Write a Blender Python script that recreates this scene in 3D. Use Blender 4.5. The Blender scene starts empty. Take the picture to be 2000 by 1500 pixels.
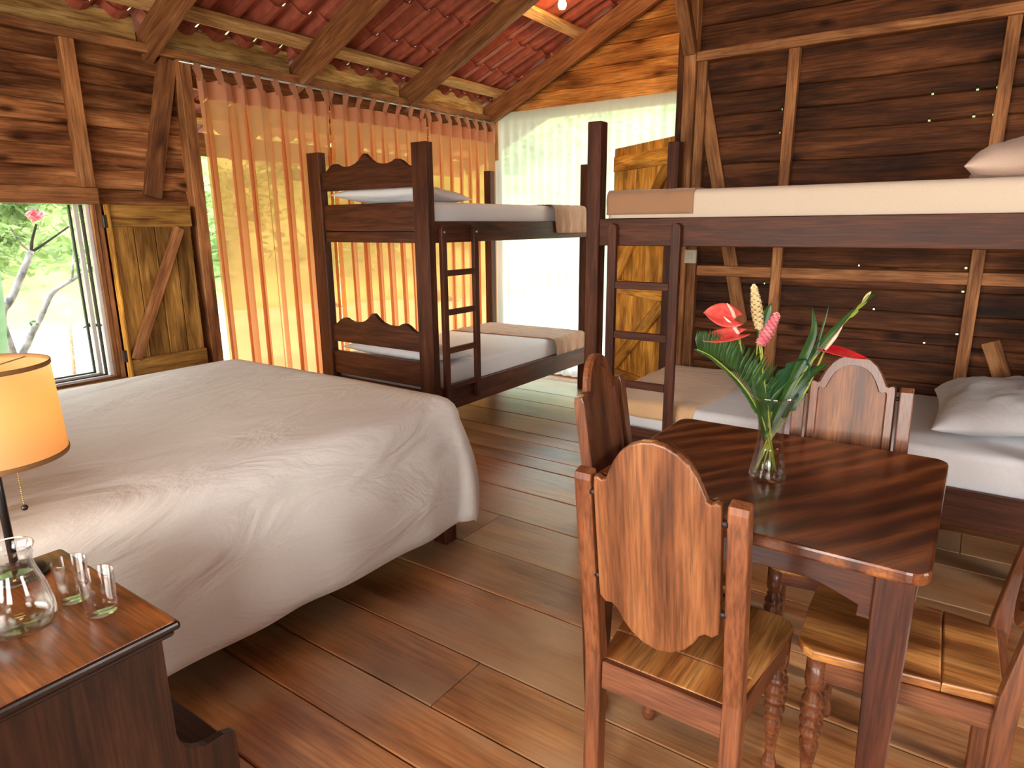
import bpy, bmesh, math, random
from math import sin, cos, pi, radians, sqrt, exp
from mathutils import Vector, Matrix, noise

random.seed(7)
sc = bpy.context.scene
col = sc.collection
V = Vector

# ---------------------------------------------------------------- camera
YAW, PITCH, ROLL, F = 35.097, 13.566, -0.511, 1285.24
cam_d = bpy.data.cameras.new('camera'); cam = bpy.data.objects.new('camera', cam_d); col.objects.link(cam)
y_, p_, r_ = radians(YAW), radians(PITCH), radians(ROLL)
fw = V((-sin(y_)*cos(p_), cos(y_)*cos(p_), -sin(p_)))
rt = V((cos(y_), sin(y_), 0)); up = rt.cross(fw)
r2 = rt*cos(r_) + up*sin(r_); u2 = up*cos(r_) - rt*sin(r_)
cm = Matrix((r2, u2, -fw)).transposed().to_4x4(); cm.translation = V((0, 0, 1.48))
cam.matrix_world = cm
cam_d.sensor_width = 36; cam_d.lens = F/2000*36; cam_d.clip_start = 0.02
sc.camera = cam

# ---------------------------------------------------------------- world, sun, exposure
SKY, SUN, EXPO = 6.0, 4.6, 0.44
w = bpy.data.worlds.new('sky'); sc.world = w; w.use_nodes = True
nt = w.node_tree; nt.nodes.clear()
tc = nt.nodes.new('ShaderNodeTexCoord'); sx = nt.nodes.new('ShaderNodeSeparateXYZ')
rp = nt.nodes.new('ShaderNodeValToRGB'); bg = nt.nodes.new('ShaderNodeBackground'); ow = nt.nodes.new('ShaderNodeOutputWorld')
nt.links.new(tc.outputs['Generated'], sx.inputs[0]); nt.links.new(sx.outputs['Z'], rp.inputs[0])
rp.color_ramp.elements[0].position = 0.0; rp.color_ramp.elements[0].color = (1, .985, .95, 1)
rp.color_ramp.elements[1].position = 0.9; rp.color_ramp.elements[1].color = (.72, .85, 1, 1)
nt.links.new(rp.outputs[0], bg.inputs[0]); bg.inputs[1].default_value = SKY
nt.links.new(bg.outputs[0], ow.inputs[0])

def light(name, kind, energy, color, **kw):
    d = bpy.data.lights.new(name, kind); d.energy = energy; d.color = color
    for k, v in kw.items(): setattr(d, k, v)
    o = bpy.data.objects.new(name, d); col.objects.link(o); return o
sun = light('sun', 'SUN', SUN, (1, .93, .8), angle=radians(2))
sun.rotation_euler = V((2.0, -0.12, 1.42)).to_track_quat('Z', 'Y').to_euler()
# area lamps added as fill at openings in the unseen rear and side walls
def window_light(name, loc, direction, sx_, sy_, energy, color):
    o = light(name, 'AREA', energy, color, shape='RECTANGLE', size=sx_, size_y=sy_)
    o.location = loc; o.rotation_euler = (-V(direction)).to_track_quat('Z', 'Y').to_euler(); return o
window_light('rear_window_fill', (-1.6, -2.12, 1.5), (0, 1, -.1), 2.2, 1.3, 92, (1, .91, .78))
window_light('rear_window_fill', (1.2, -2.12, 1.5), (0, 1, -.1), 1.4, 1.3, 42, (1, .91, .78))
window_light('side_window_fill', (2.62, 1.9, 1.65), (-1, 0, -.15), 1.1, 1.2, 26, (1, .9, .76))
for nm, loc, d_, a, b in (('curtain_opening_portal', (-4.3, 3.9, 1.2), (1, 0, 0), 3.2, 2.4),
                          ('gable_opening_portal', (-2.9, 5.75, 1.25), (0, -1, 0), 2.6, 2.5),
                          ('window_portal', (-4.3, 1.15, 1.15), (1, 0, 0), 1.3, 1.0)):
    o = window_light(nm, loc, d_, a, b, 1, (1, 1, 1)); o.data.cycles.is_portal = True
sc.view_settings.view_transform = 'Standard'; sc.view_settings.look = 'None'
sc.view_settings.exposure = EXPO; sc.view_settings.gamma = 1; sc.view_settings.use_curve_mapping = False
sc.cycles.max_bounces = 10; sc.cycles.diffuse_bounces = 5; sc.cycles.transparent_max_bounces = 16
sc.cycles.transmission_bounces = 10; sc.cycles.caustics_refractive = False; sc.cycles.caustics_reflective = False
sc.cycles.sample_clamp_indirect = 8; sc.cycles.use_denoising = True

# ---------------------------------------------------------------- materials
def mat_new(name):
    m = bpy.data.materials.new(name); m.use_nodes = True; n = m.node_tree; n.nodes.clear()
    out = n.nodes.new('ShaderNodeOutputMaterial'); return m, n, out
def N(n, t, **kw):
    o = n.nodes.new(t)
    for k, v in kw.items(): setattr(o, k, v)
    return o
def ramp(n, stops):
    r = n.nodes.new('ShaderNodeValToRGB'); e = r.color_ramp.elements
    while len(e) < len(stops): e.new(.5)
    for i, (p, c) in enumerate(stops): e[i].position = p; e[i].color = (*c, 1)
    return r
def mixc(n, kind, fac, a, b):
    m = n.nodes.new('ShaderNodeMix'); m.data_type = 'RGBA'; m.blend_type = kind
    for k, v in (('Factor', fac), ('A', a), ('B', b)):
        idx = {'Factor': 0, 'A': 6, 'B': 7}[k]
        if hasattr(v, 'is_output') or isinstance(v, bpy.types.NodeSocket): n.links.new(v, m.inputs[idx])
        else: m.inputs[idx].default_value = v if k == 'Factor' else (*v, 1)
    return m.outputs[2]
def grain_coord(n, scale, seed=0.0, turn=0.0):
    tc = N(n, 'ShaderNodeTexCoord'); oi = N(n, 'ShaderNodeObjectInfo')
    cb = N(n, 'ShaderNodeCombineXYZ')
    for i, k in enumerate((37.0, 23.0, 11.0)):
        mm = N(n, 'ShaderNodeMath', operation='MULTIPLY_ADD'); mm.inputs[1].default_value = k; mm.inputs[2].default_value = seed
        n.links.new(oi.outputs['Random'], mm.inputs[0]); n.links.new(mm.outputs[0], cb.inputs[i])
    va = N(n, 'ShaderNodeVectorMath', operation='ADD'); n.links.new(tc.outputs['Object'], va.inputs[0]); n.links.new(cb.outputs[0], va.inputs[1])
    mp = N(n, 'ShaderNodeMapping'); mp.inputs['Scale'].default_value = scale
    src = va.outputs[0]
    if turn:
        vr = N(n, 'ShaderNodeVectorRotate', rotation_type='Z_AXIS'); vr.inputs['Angle'].default_value = turn; n.links.new(src, vr.inputs['Vector']); src = vr.outputs[0]
    n.links.new(src, mp.inputs[0]); return mp.outputs[0], oi

def wood(name, dark, mid, light_, s=1.0, rough=.5, coat=0.0, figure=0.0, knots=0.0, vary=.25, bump=.25, stretch=7.0, fine=.35, spec=.4, stain=None, turn=0.0, fscale=.85, fdist=5.5, coatr=.14):
    m, n, out = mat_new(name)
    co, oi = grain_coord(n, (s*.9, s*stretch, s*stretch), 0, turn)
    n1 = N(n, 'ShaderNodeTexNoise'); n1.inputs['Scale'].default_value = 1.6; n1.inputs['Detail'].default_value = 5
    n1.inputs['Roughness'].default_value = .62; n1.inputs['Distortion'].default_value = .7
    n.links.new(co, n1.inputs['Vector'])
    src = n1.outputs[0]
    if figure:
        co2, _ = grain_coord(n, (s*.7, s*1.7, s*1.7), 3.1, turn)
        wv = N(n, 'ShaderNodeTexWave', wave_type='BANDS', bands_direction='Y'); wv.inputs['Scale'].default_value = fscale
        wv.inputs['Distortion'].default_value = fdist; wv.inputs['Detail'].default_value = 3; wv.inputs['Detail Scale'].default_value = .9
        n.links.new(co2, wv.inputs['Vector'])
        mx = N(n, 'ShaderNodeMix'); mx.inputs[0].default_value = figure
        n.links.new(n1.outputs[0], mx.inputs[2]); n.links.new(wv.outputs[1], mx.inputs[3]); src = mx.outputs[0]
    rp = ramp(n, ((.3, dark), (.5, mid), (.72, light_))); n.links.new(src, rp.inputs[0]); c = rp.outputs[0]
    cf, _ = grain_coord(n, (s*3, s*stretch*9, s*stretch*9), 1.7, turn)
    n2 = N(n, 'ShaderNodeTexNoise'); n2.inputs['Scale'].default_value = 1.5; n2.inputs['Detail'].default_value = 3
    n.links.new(cf, n2.inputs['Vector'])
    r2_ = ramp(n, ((.3, (1-fine*1.3,)*3), (.6, (1.08,)*3))); n.links.new(n2.outputs[0], r2_.inputs[0])
    c = mixc(n, 'MULTIPLY', 1.0, c, r2_.outputs[0])
    if knots:
        ck, _ = grain_coord(n, (s*2.2, s*5.2, s*5.2), 5.3)
        vo = N(n, 'ShaderNodeTexVoronoi'); vo.inputs['Scale'].default_value = 1.0; n.links.new(ck, vo.inputs['Vector'])
        rk = ramp(n, ((.06, (.16, .1, .07)), (.2, (1, 1, 1)))); n.links.new(vo.outputs['Distance'], rk.inputs[0])
        c = mixc(n, 'MULTIPLY', knots, c, rk.outputs[0])
        cl, _ = grain_coord(n, (s*1.1, s*2.6, s*2.6), 8.8)
        nl = N(n, 'ShaderNodeTexNoise'); nl.inputs['Scale'].default_value = 1.3; nl.inputs['Detail'].default_value = 4; n.links.new(cl, nl.inputs['Vector'])
        rl = ramp(n, ((.36, (.42, .36, .33)), (.6, (1.15, 1.12, 1.05)))); n.links.new(nl.outputs[0], rl.inputs[0])
        c = mixc(n, 'MULTIPLY', .85, c, rl.outputs[0])
    if stain:
        cs, _ = grain_coord(n, (1.2, 2.5, 2.5), 6.1)
        ns = N(n, 'ShaderNodeTexNoise'); ns.inputs['Scale'].default_value = 1.1; ns.inputs['Detail'].default_value = 6; n.links.new(cs, ns.inputs['Vector'])
        rs = ramp(n, ((.42, (0, 0, 0)), (.66, (1, 1, 1)))); n.links.new(ns.outputs[0], rs.inputs[0])
        c = mixc(n, 'MIX', rs.outputs[0], c, stain)
    hv = N(n, 'ShaderNodeHueSaturation'); mr = N(n, 'ShaderNodeMapRange'); mr.inputs[3].default_value = 1-vary; mr.inputs[4].default_value = 1+vary
    n.links.new(oi.outputs['Random'], mr.inputs[0]); n.links.new(mr.outputs[0], hv.inputs['Value']); n.links.new(c, hv.inputs['Color'])
    b = N(n, 'ShaderNodeBsdfPrincipled'); n.links.new(hv.outputs[0], b.inputs['Base Color'])
    b.inputs['Specular IOR Level'].default_value = spec
    rr = N(n, 'ShaderNodeMapRange'); rr.inputs[3].default_value = rough-.1; rr.inputs[4].default_value = rough+.15
    n.links.new(n1.outputs[0], rr.inputs[0]); n.links.new(rr.outputs[0], b.inputs['Roughness'])
    b.inputs['Coat Weight'].default_value = coat; b.inputs['Coat Roughness'].default_value = coatr
    if bump:
        bp = N(n, 'ShaderNodeBump'); bp.inputs['Strength'].default_value = bump; bp.inputs['Distance'].default_value = .004
        ad = N(n, 'ShaderNodeMath', operation='ADD'); n.links.new(n1.outputs[0], ad.inputs[0]); n.links.new(n2.outputs[0], ad.inputs[1])
        n.links.new(ad.outputs[0], bp.inputs['Height']); n.links.new(bp.outputs[0], b.inputs['Normal'])
    n.links.new(b.outputs[0], out.inputs[0]); return m

def plain(name, color, rough=.5, metal=0, spec=.5, noise_amt=0.0, nscale=8, emis=None, es=0):
    m, n, out = mat_new(name); b = N(n, 'ShaderNodeBsdfPrincipled')
    tc = N(n, 'ShaderNodeTexCoord'); ns = N(n, 'ShaderNodeTexNoise'); ns.inputs['Scale'].default_value = nscale; ns.inputs['Detail'].default_value = 4
    n.links.new(tc.outputs['Object'], ns.inputs['Vector'])
    r = ramp(n, ((.3, tuple(x*(1-noise_amt) for x in color)), (.7, tuple(min(1, x*(1+noise_amt)) for x in color)))); n.links.new(ns.outputs[0], r.inputs[0])
    n.links.new(r.outputs[0], b.inputs['Base Color'])
    b.inputs['Roughness'].default_value = rough; b.inputs['Metallic'].default_value = metal; b.inputs['Specular IOR Level'].default_value = spec
    if emis: b.inputs['Emission Color'].default_value = (*emis, 1); b.inputs['Emission Strength'].default_value = es
    n.links.new(b.outputs[0], out.inputs[0]); return m

def cloth(name, color, wave_s=220, bump=.15, wr=.35, rough=.9, translucent=0.0, transparent=0.0, tcol=None, sheen=.2, wscale=3.5, wmap=(1, 1, 1)):
    m, n, out = mat_new(name); b = N(n, 'ShaderNodeBsdfPrincipled'); b.inputs['Roughness'].default_value = rough
    b.inputs['Specular IOR Level'].default_value = .15; b.inputs['Sheen Weight'].default_value = sheen
    tc = N(n, 'ShaderNodeTexCoord')
    n1 = N(n, 'ShaderNodeTexNoise'); n1.inputs['Scale'].default_value = wave_s; n1.inputs['Detail'].default_value = 1
    mp = N(n, 'ShaderNodeMapping'); mp.inputs['Scale'].default_value = wmap; n.links.new(tc.outputs['Object'], mp.inputs[0])
    n2 = N(n, 'ShaderNodeTexNoise'); n2.inputs['Scale'].default_value = wscale; n2.inputs['Detail'].default_value = 5; n2.inputs['Distortion'].default_value = 1.2
    n.links.new(tc.outputs['Object'], n1.inputs['Vector']); n.links.new(mp.outputs[0], n2.inputs['Vector'])
    r = ramp(n, ((.3, tuple(x*.93 for x in color)), (.7, color))); n.links.new(n1.outputs[0], r.inputs[0]); n.links.new(r.outputs[0], b.inputs['Base Color'])
    b1 = N(n, 'ShaderNodeBump'); b1.inputs['Strength'].default_value = bump; b1.inputs['Distance'].default_value = .002; n.links.new(n1.outputs[0], b1.inputs['Height'])
    b2 = N(n, 'ShaderNodeBump'); b2.inputs['Strength'].default_value = wr; b2.inputs['Distance'].default_value = .03; n.links.new(n2.outputs[0], b2.inputs['Height']); n.links.new(b1.outputs[0], b2.inputs['Normal'])
    n.links.new(b2.outputs[0], b.inputs['Normal']); sh = b.outputs[0]
    if translucent:
        t = N(n, 'ShaderNodeBsdfTranslucent'); t.inputs[0].default_value = (*(tcol or color), 1)
        mx = N(n, 'ShaderNodeMixShader'); mx.inputs[0].default_value = translucent; n.links.new(sh, mx.inputs[1]); n.links.new(t.outputs[0], mx.inputs[2]); sh = mx.outputs[0]
    if transparent:
        t = N(n, 'ShaderNodeBsdfTransparent'); t.inputs[0].default_value = (*(tcol or color), 1)
        mx = N(n, 'ShaderNodeMixShader'); mx.inputs[0].default_value = transparent; n.links.new(sh, mx.inputs[1]); n.links.new(t.outputs[0], mx.inputs[2]); sh = mx.outputs[0]
    n.links.new(sh, out.inputs[0]); return m

def glass(name, color=(1, 1, 1), rough=0.02, ior=1.5):
    m, n, out = mat_new(name)
    tr = N(n, 'ShaderNodeBsdfTransparent'); tr.inputs[0].default_value = (.975*color[0], .975*color[1], .975*color[2], 1)
    g = N(n, 'ShaderNodeBsdfGlossy'); g.inputs['Roughness'].default_value = rough; g.inputs[0].default_value = (1, 1, 1, 1)
    lw = N(n, 'ShaderNodeLayerWeight'); lw.inputs[0].default_value = .5
    pw = N(n, 'ShaderNodeMath', operation='POWER'); pw.inputs[1].default_value = 2.3; n.links.new(lw.outputs['Facing'], pw.inputs[0])
    fr_ = N(n, 'ShaderNodeMath', operation='MULTIPLY_ADD'); fr_.inputs[1].default_value = (ior-1)*1.7; fr_.inputs[2].default_value = .04; n.links.new(pw.outputs[0], fr_.inputs[0])
    tc = N(n, 'ShaderNodeTexCoord'); ns = N(n, 'ShaderNodeTexNoise'); ns.inputs['Scale'].default_value = 90; bp = N(n, 'ShaderNodeBump'); bp.inputs['Strength'].default_value = .12; bp.inputs['Distance'].default_value = .001
    n.links.new(tc.outputs['Object'], ns.inputs['Vector']); n.links.new(ns.outputs[0], bp.inputs['Height']); n.links.new(bp.outputs[0], g.inputs['Normal'])
    mx = N(n, 'ShaderNodeMixShader'); n.links.new(fr_.outputs[0], mx.inputs[0]); n.links.new(tr.outputs[0], mx.inputs[1]); n.links.new(g.outputs[0], mx.inputs[2])
    n.links.new(mx.outputs[0], out.inputs[0]); return m

def leafmat(name, c1, c2, trans=.45, rough=.45, nscale=5):
    m, n, out = mat_new(name); b = N(n, 'ShaderNodeBsdfPrincipled'); b.inputs['Roughness'].default_value = rough
    tc = N(n, 'ShaderNodeTexCoord'); ns = N(n, 'ShaderNodeTexNoise'); ns.inputs['Scale'].default_value = nscale; ns.inputs['Detail'].default_value = 3
    n.links.new(tc.outputs['Object'], ns.inputs['Vector']); r = ramp(n, ((.35, c1), (.65, c2))); n.links.new(ns.outputs[0], r.inputs[0])
    t = N(n, 'ShaderNodeBsdfTranslucent'); n.links.new(r.outputs[0], b.inputs['Base Color']); n.links.new(r.outputs[0], t.inputs[0])
    mx = N(n, 'ShaderNodeMixShader'); mx.inputs[0].default_value = trans; n.links.new(b.outputs[0], mx.inputs[1]); n.links.new(t.outputs[0], mx.inputs[2])
    n.links.new(mx.outputs[0], out.inputs[0]); return m

M = {}
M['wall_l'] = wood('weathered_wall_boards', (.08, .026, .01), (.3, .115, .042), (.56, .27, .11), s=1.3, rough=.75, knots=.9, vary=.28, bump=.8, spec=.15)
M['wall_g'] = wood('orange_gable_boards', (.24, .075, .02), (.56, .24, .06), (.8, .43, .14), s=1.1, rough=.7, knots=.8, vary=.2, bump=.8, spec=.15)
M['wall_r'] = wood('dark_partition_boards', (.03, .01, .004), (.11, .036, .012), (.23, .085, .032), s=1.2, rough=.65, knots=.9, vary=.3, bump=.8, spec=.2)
M['timber'] = wood('sawn_timber', (.19, .065, .022), (.4, .165, .06), (.56, .28, .12), s=1.3, rough=.6, vary=.15, bump=.3, knots=.25, spec=.25)
M['rafter'] = wood('rafter_timber', (.12, .04, .014), (.26, .1, .035), (.42, .19, .08), s=1.2, rough=.6, vary=.12, bump=.3, spec=.25)
M['frieze'] = wood('pale_rough_board', (.34, .16, .045), (.78, .48, .17), (.9, .64, .3), s=1.6, rough=.8, knots=.5, vary=.12, bump=.7, spec=.15)
M['purlin'] = wood('pale_purlin_timber', (.4, .21, .075), (.62, .37, .15), (.74, .47, .22), s=1.3, rough=.7, vary=.1, bump=.3, spec=.2)
M['floor'] = wood('worn_floor_boards', (.28, .1, .034), (.5, .215, .078), (.62, .31, .13), s=.9, rough=.3, knots=.45, vary=.13, bump=.35, spec=.6, coat=.85, coatr=.3, fine=.28, stain=(.5, .31, .17))
M['shutter'] = wood('mossy_shutter_boards', (.14, .06, .012), (.4, .2, .045), (.54, .31, .085), s=1.4, rough=.7, knots=.5, vary=.15, bump=.5, spec=.2)
M['door'] = wood('sunlit_orange_door_boards', (.3, .11, .018), (.72, .34, .05), (.9, .54, .13), s=1.6, rough=.6, knots=.6, vary=.15, bump=.5, spec=.2)  # outdoor light on the door is put into this raised base colour
M['bunk'] = wood('dark_stained_bunk_wood', (.034, .01, .005), (.082, .024, .011), (.14, .046, .022), s=1.3, rough=.46, vary=.12, bump=.12, spec=.25, stretch=10)
M['table'] = wood('polished_dark_table_wood', (.07, .016, .006), (.17, .045, .014), (.36, .12, .034), s=1.5, rough=.3, coat=.55, figure=.3, vary=.02, turn=-1.0, fscale=1.5, fdist=9, bump=.05, fine=.3, spec=.5)
M['tleg'] = wood('dark_table_frame_wood', (.035, .009, .005), (.085, .022, .01), (.13, .04, .018), s=1.5, rough=.35, coat=.35, vary=.1, bump=.08, spec=.45)
M['chair'] = wood('chair_wood', (.11, .034, .011), (.25, .084, .028), (.38, .15, .055), s=1.8, rough=.42, coat=.12, figure=.22, vary=.12, bump=.08, spec=.45)
M['chairleg'] = wood('chair_frame_wood', (.11, .03, .011), (.21, .066, .024), (.31, .11, .042), s=1.8, rough=.36, coat=.3, vary=.12, bump=.08, spec=.45)
M['seat'] = wood('chair_seat_wood', (.26, .085, .02), (.5, .2, .055), (.66, .32, .1), s=1.6, rough=.38, coat=.25, figure=.3, knots=.3, vary=.12, bump=.08, spec=.45)
M['night'] = wood('dark_nightstand_wood', (.022, .008, .004), (.048, .017, .008), (.075, .028, .013), s=1.6, rough=.45, coat=.08, vary=.05, bump=.08, spec=.3)
M['nighttop'] = wood('nightstand_top_wood', (.09, .022, .007), (.27, .075, .018), (.4, .14, .035), s=1.6, rough=.36, coat=.2, vary=.02, bump=.06, spec=.5, knots=.3)
M['porch'] = wood('porch_timber', (.3, .18, .09), (.5, .33, .18), (.62, .45, .28), s=1.1, rough=.7, vary=.1)
M['tile'] = plain('red_roof_tile', (.36, .085, .05), .55, noise_amt=.22, nscale=14)
M['duvet'] = cloth('cream_duvet_cotton', (.93, .92, .88), wave_s=320, wr=1.0, wscale=4.2, wmap=(1, .4, 1))
M['sheet'] = cloth('white_sheet_cotton', (.83, .83, .86), wr=.3)
M['sheet_warm_lit'] = cloth('warm_lit_sheet_cotton', (.74, .6, .47), wr=.25)  # warm dim light on the upper berth is mixed into the sheet colour
M['pillow'] = cloth('white_pillow_cotton', (.84, .84, .86), wr=.3, wscale=5)
M['pillow_warm_lit'] = cloth('warm_lit_pillow_cotton', (.72, .53, .42), wr=.3, wscale=5)  # pillow tint carries the same warm dim light as the upper sheet
M['blanket'] = cloth('tan_blanket', (.4, .215, .12), wave_s=160, wr=.4, wscale=5, wmap=(1, 5, 1), sheen=.4)
M['blanket_light'] = cloth('light_tan_blanket', (.82, .52, .28), wave_s=160, wr=.45, wscale=4, wmap=(1, 3, 1), sheen=.4)
M['curtain'] = cloth('orange_curtain_fabric', (.76, .38, .18), wave_s=260, wr=.1, translucent=.48, transparent=.36, tcol=(.9, .52, .26), sheen=0, bump=.1)
M['hem'] = cloth('curtain_heading_fabric', (.55, .25, .15), wave_s=260, wr=.15, translucent=.25, tcol=(.8, .4, .2), sheen=.2)
M['sheer'] = cloth('white_sheer_fabric', (.9, .95, .93), wave_s=260, wr=.05, translucent=.5, transparent=.34, tcol=(.74, .8, .77), sheen=0, bump=.05)
M['metal'] = plain('dull_grey_metal', (.5, .48, .45), .35, metal=.8)
M['alu'] = plain('white_window_track', (.62, .58, .55), .45, noise_amt=.1)
M['black_edge'] = wood('near_black_moulding_wood', (.012, .005, .003), (.025, .01, .006), (.04, .015, .01), s=1.5, rough=.32, coat=.1, vary=.02, bump=.05)
M['black'] = plain('black_lamp_metal', (.012, .01, .009), .35)
M['brass'] = plain('brass_chain', (.6, .38, .12), .3, metal=1)
M['peg'] = plain('dark_dowel', (.02, .01, .008), .5)
M['switch'] = plain('ivory_switch_plastic', (.62, .55, .42), .4)
M['bulb'] = plain('lit_bulb_glass', (1, .8, .5), .3, emis=(1, .62, .22), es=14)
M['glass'] = glass('clear_glass')
M['water'] = glass('water', (.96, .97, .95), ior=1.2)
M['ground'] = plain('dry_lawn', (.4, .38, .25), .9, noise_amt=.16, nscale=.9)
M['hill'] = leafmat('hillside_undergrowth', (.12, .19, .05), (.32, .38, .15), trans=.0, rough=.9, nscale=.8)
M['leafa'] = leafmat('light_green_leaves', (.13, .22, .06), (.36, .44, .17), nscale=.7)
M['leafb'] = leafmat('mid_green_leaves', (.08, .16, .04), (.24, .34, .12), nscale=.9)
M['vleaf'] = leafmat('glossy_green_leaf', (.012, .04, .006), (.035, .1, .012), trans=.18, rough=.35, nscale=14)
M['vdark'] = leafmat('dark_green_leaf', (.012, .06, .02), (.03, .1, .04), trans=.15, rough=.35, nscale=14)
M['stem'] = leafmat('yellow_green_stem', (.2, .28, .03), (.42, .46, .06), trans=.1, rough=.4, nscale=20)
M['red'] = leafmat('coral_red_spathe', (.75, .06, .055), (.9, .17, .13), trans=.25, rough=.22, nscale=18)
M['deepred'] = leafmat('deep_red_spathe', (.62, .01, .02), (.82, .04, .04), trans=.25, rough=.22, nscale=18)
M['pink'] = leafmat('pink_bract', (.85, .22, .28), (.95, .5, .5), trans=.3, rough=.35, nscale=20)
M['cream'] = leafmat('cream_bract', (.85, .7, .36), (.95, .86, .6), trans=.3, rough=.4, nscale=20)
M['spadix'] = plain('pale_pink_spadix', (.85, .5, .42), .5, noise_amt=.2, nscale=60)
M['bark'] = plain('white_mottled_bark', (.38, .36, .33), .8, noise_amt=.85, nscale=11)
M['barkd'] = plain('dark_bark', (.05, .038, .026), .85, noise_amt=.4, nscale=14)
M['banana'] = leafmat('broad_pale_leaf', (.2, .34, .16), (.4, .52, .36), trans=.5, nscale=3)
# lamp shade: paper lit from inside by its own bulb
m, n, out = mat_new('lamp_shade_paper'); d = N(n, 'ShaderNodeBsdfDiffuse'); d.inputs[0].default_value = (.8, .58, .33, 1)
t = N(n, 'ShaderNodeBsdfTranslucent'); t.inputs[0].default_value = (.85, .5, .24, 1)
mx = N(n, 'ShaderNodeMixShader'); mx.inputs[0].default_value = .55; n.links.new(d.outputs[0], mx.inputs[1]); n.links.new(t.outputs[0], mx.inputs[2]); n.links.new(mx.outputs[0], out.inputs[0])
M['shade'] = m
M['shadetrim'] = plain('brown_shade_trim', (.28, .14, .05), .7)

# ---------------------------------------------------------------- helpers
W = {}
def Wof(p): return W.get(p, Matrix.Identity(4)) if p else Matrix.Identity(4)
def link(name, data, parent=None, world=None):
    o = bpy.data.objects.new(name, data); col.objects.link(o)
    world = world if world is not None else Matrix.Identity(4)
    W[o] = world
    if parent: o.parent = parent
    o.matrix_basis = Wof(parent).inverted() @ world
    return o
def tag(o, label=None, cat=None, group=None, kind=None):
    if label: o['label'] = label
    if cat: o['category'] = cat
    if group: o['group'] = group
    if kind: o['kind'] = kind
    return o
def empty(name, loc=(0, 0, 0), rz=0, **kw):
    o = link(name, None, None, Matrix.Translation(V(loc)) @ Matrix.Rotation(rz, 4, 'Z')); o.empty_display_size = .1
    return tag(o, **kw)
def struct(name, loc=(0, 0, 0)): return empty(name, loc, kind='structure')
def mesh(name, verts, faces, mat, smooth=False):
    me = bpy.data.meshes.new(name); me.from_pydata([tuple(v) for v in verts], [], faces)
    if mat: me.materials.append(mat)
    if smooth: me.polygons.foreach_set('use_smooth', [True]*len(me.polygons))
    me.update(); return me
def from_bm(name, bm, mat, smooth=False):
    me = bpy.data.meshes.new(name); bm.to_mesh(me); bm.free()
    if mat: me.materials.append(mat)
    if smooth: me.polygons.foreach_set('use_smooth', [True]*len(me.polygons))
    return me
def fr(o, x, y, z=None):
    x = V(x).normalized(); y = V(y); y = (y - x*y.dot(x)).normalized(); z = x.cross(y)
    m = Matrix((x, y, z)).transposed().to_4x4(); m.translation = V(o); return m
def box_me(name, lx, ly, lz, mat, bev=.003, seg=1):
    bm = bmesh.new(); bmesh.ops.create_cube(bm, size=1)
    for v in bm.verts: v.co = V((v.co.x*lx, v.co.y*ly, v.co.z*lz))
    if bev: bmesh.ops.bevel(bm, geom=bm.edges[:], offset=min(bev, min(lx, ly, lz)*.45), segments=seg, affect='EDGES', profile=.6)
    return from_bm(name, bm, mat)
def beam(name, parent, p0, p1, wy, wz, mat, yd=(0, 0, 1), bev=.003):
    """board with local X along the grain from p0 to p1"""
    p0, p1 = V(p0), V(p1); L = (p1-p0).length
    return link(name, box_me(name, L, wy, wz, M[mat], bev), parent, fr((p0+p1)/2, p1-p0, yd))
def box(name, parent, lo, hi, mat, grain='x', bev=.003):
    lo, hi = V(lo), V(hi); c = (lo+hi)/2; s = hi-lo
    g = {'x': ((1, 0, 0), (0, 1, 0), (s.x, s.y, s.z)), 'y': ((0, 1, 0), (0, 0, 1), (s.y, s.z, s.x)), 'z': ((0, 0, 1), (1, 0, 0), (s.z, s.x, s.y))}[grain]
    return link(name, box_me(name, *g[2], M[mat], bev), parent, Wof(parent) @ fr(c, g[0], g[1]) if False else fr(c, g[0], g[1]))
def prism(name, parent, pts, thick, mat, world, bev=.003):
    """outline pts in local XY, extruded +-thick/2 along local Z"""
    bm = bmesh.new(); vs = [bm.verts.new((x, y, -thick/2)) for x, y in pts]; f = bm.faces.new(vs)
    r = bmesh.ops.extrude_face_region(bm, geom=[f]); bmesh.ops.translate(bm, verts=[v for v in r['geom'] if isinstance(v, bmesh.types.BMVert)], vec=(0, 0, thick))
    bmesh.ops.recalc_face_normals(bm, faces=bm.faces[:])
    if bev:
        ed = [e for e in bm.edges if abs(e.verts[0].co.z-e.verts[1].co.z) < 1e-6]
        bmesh.ops.bevel(bm, geom=ed, offset=bev, segments=2, affect='EDGES', profile=.5)
    return link(name, from_bm(name, bm, M[mat]), parent, world)
def lathe_me(name, prof, mat, seg=40, smooth=True, cap=False):
    vs, fs = [], []
    for r, z in prof:
        for k in range(seg): a = 2*pi*k/seg; vs.append((r*cos(a), r*sin(a), z))
    for i in range(len(prof)-1):
        for k in range(seg): k2 = (k+1) % seg; fs.append((i*seg+k, i*seg+k2, (i+1)*seg+k2, (i+1)*seg+k))
    if cap:
        fs.append(tuple(range(seg))[::-1]); fs.append(tuple((len(prof)-1)*seg+k for k in range(seg)))
    bm = bmesh.new(); me = mesh(name+'_m', vs, fs, None); bm.from_mesh(me); bpy.data.meshes.remove(me)
    bmesh.ops.remove_doubles(bm, verts=bm.verts[:], dist=1e-5); bmesh.ops.recalc_face_normals(bm, faces=bm.faces[:])
    me = from_bm(name, bm, mat, smooth); return me
def lathe(name, parent, prof, mat, loc, seg=40, world=None):
    return link(name, lathe_me(name, prof, M[mat], seg), parent, world if world is not None else Matrix.Translation(V(loc)))
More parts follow.
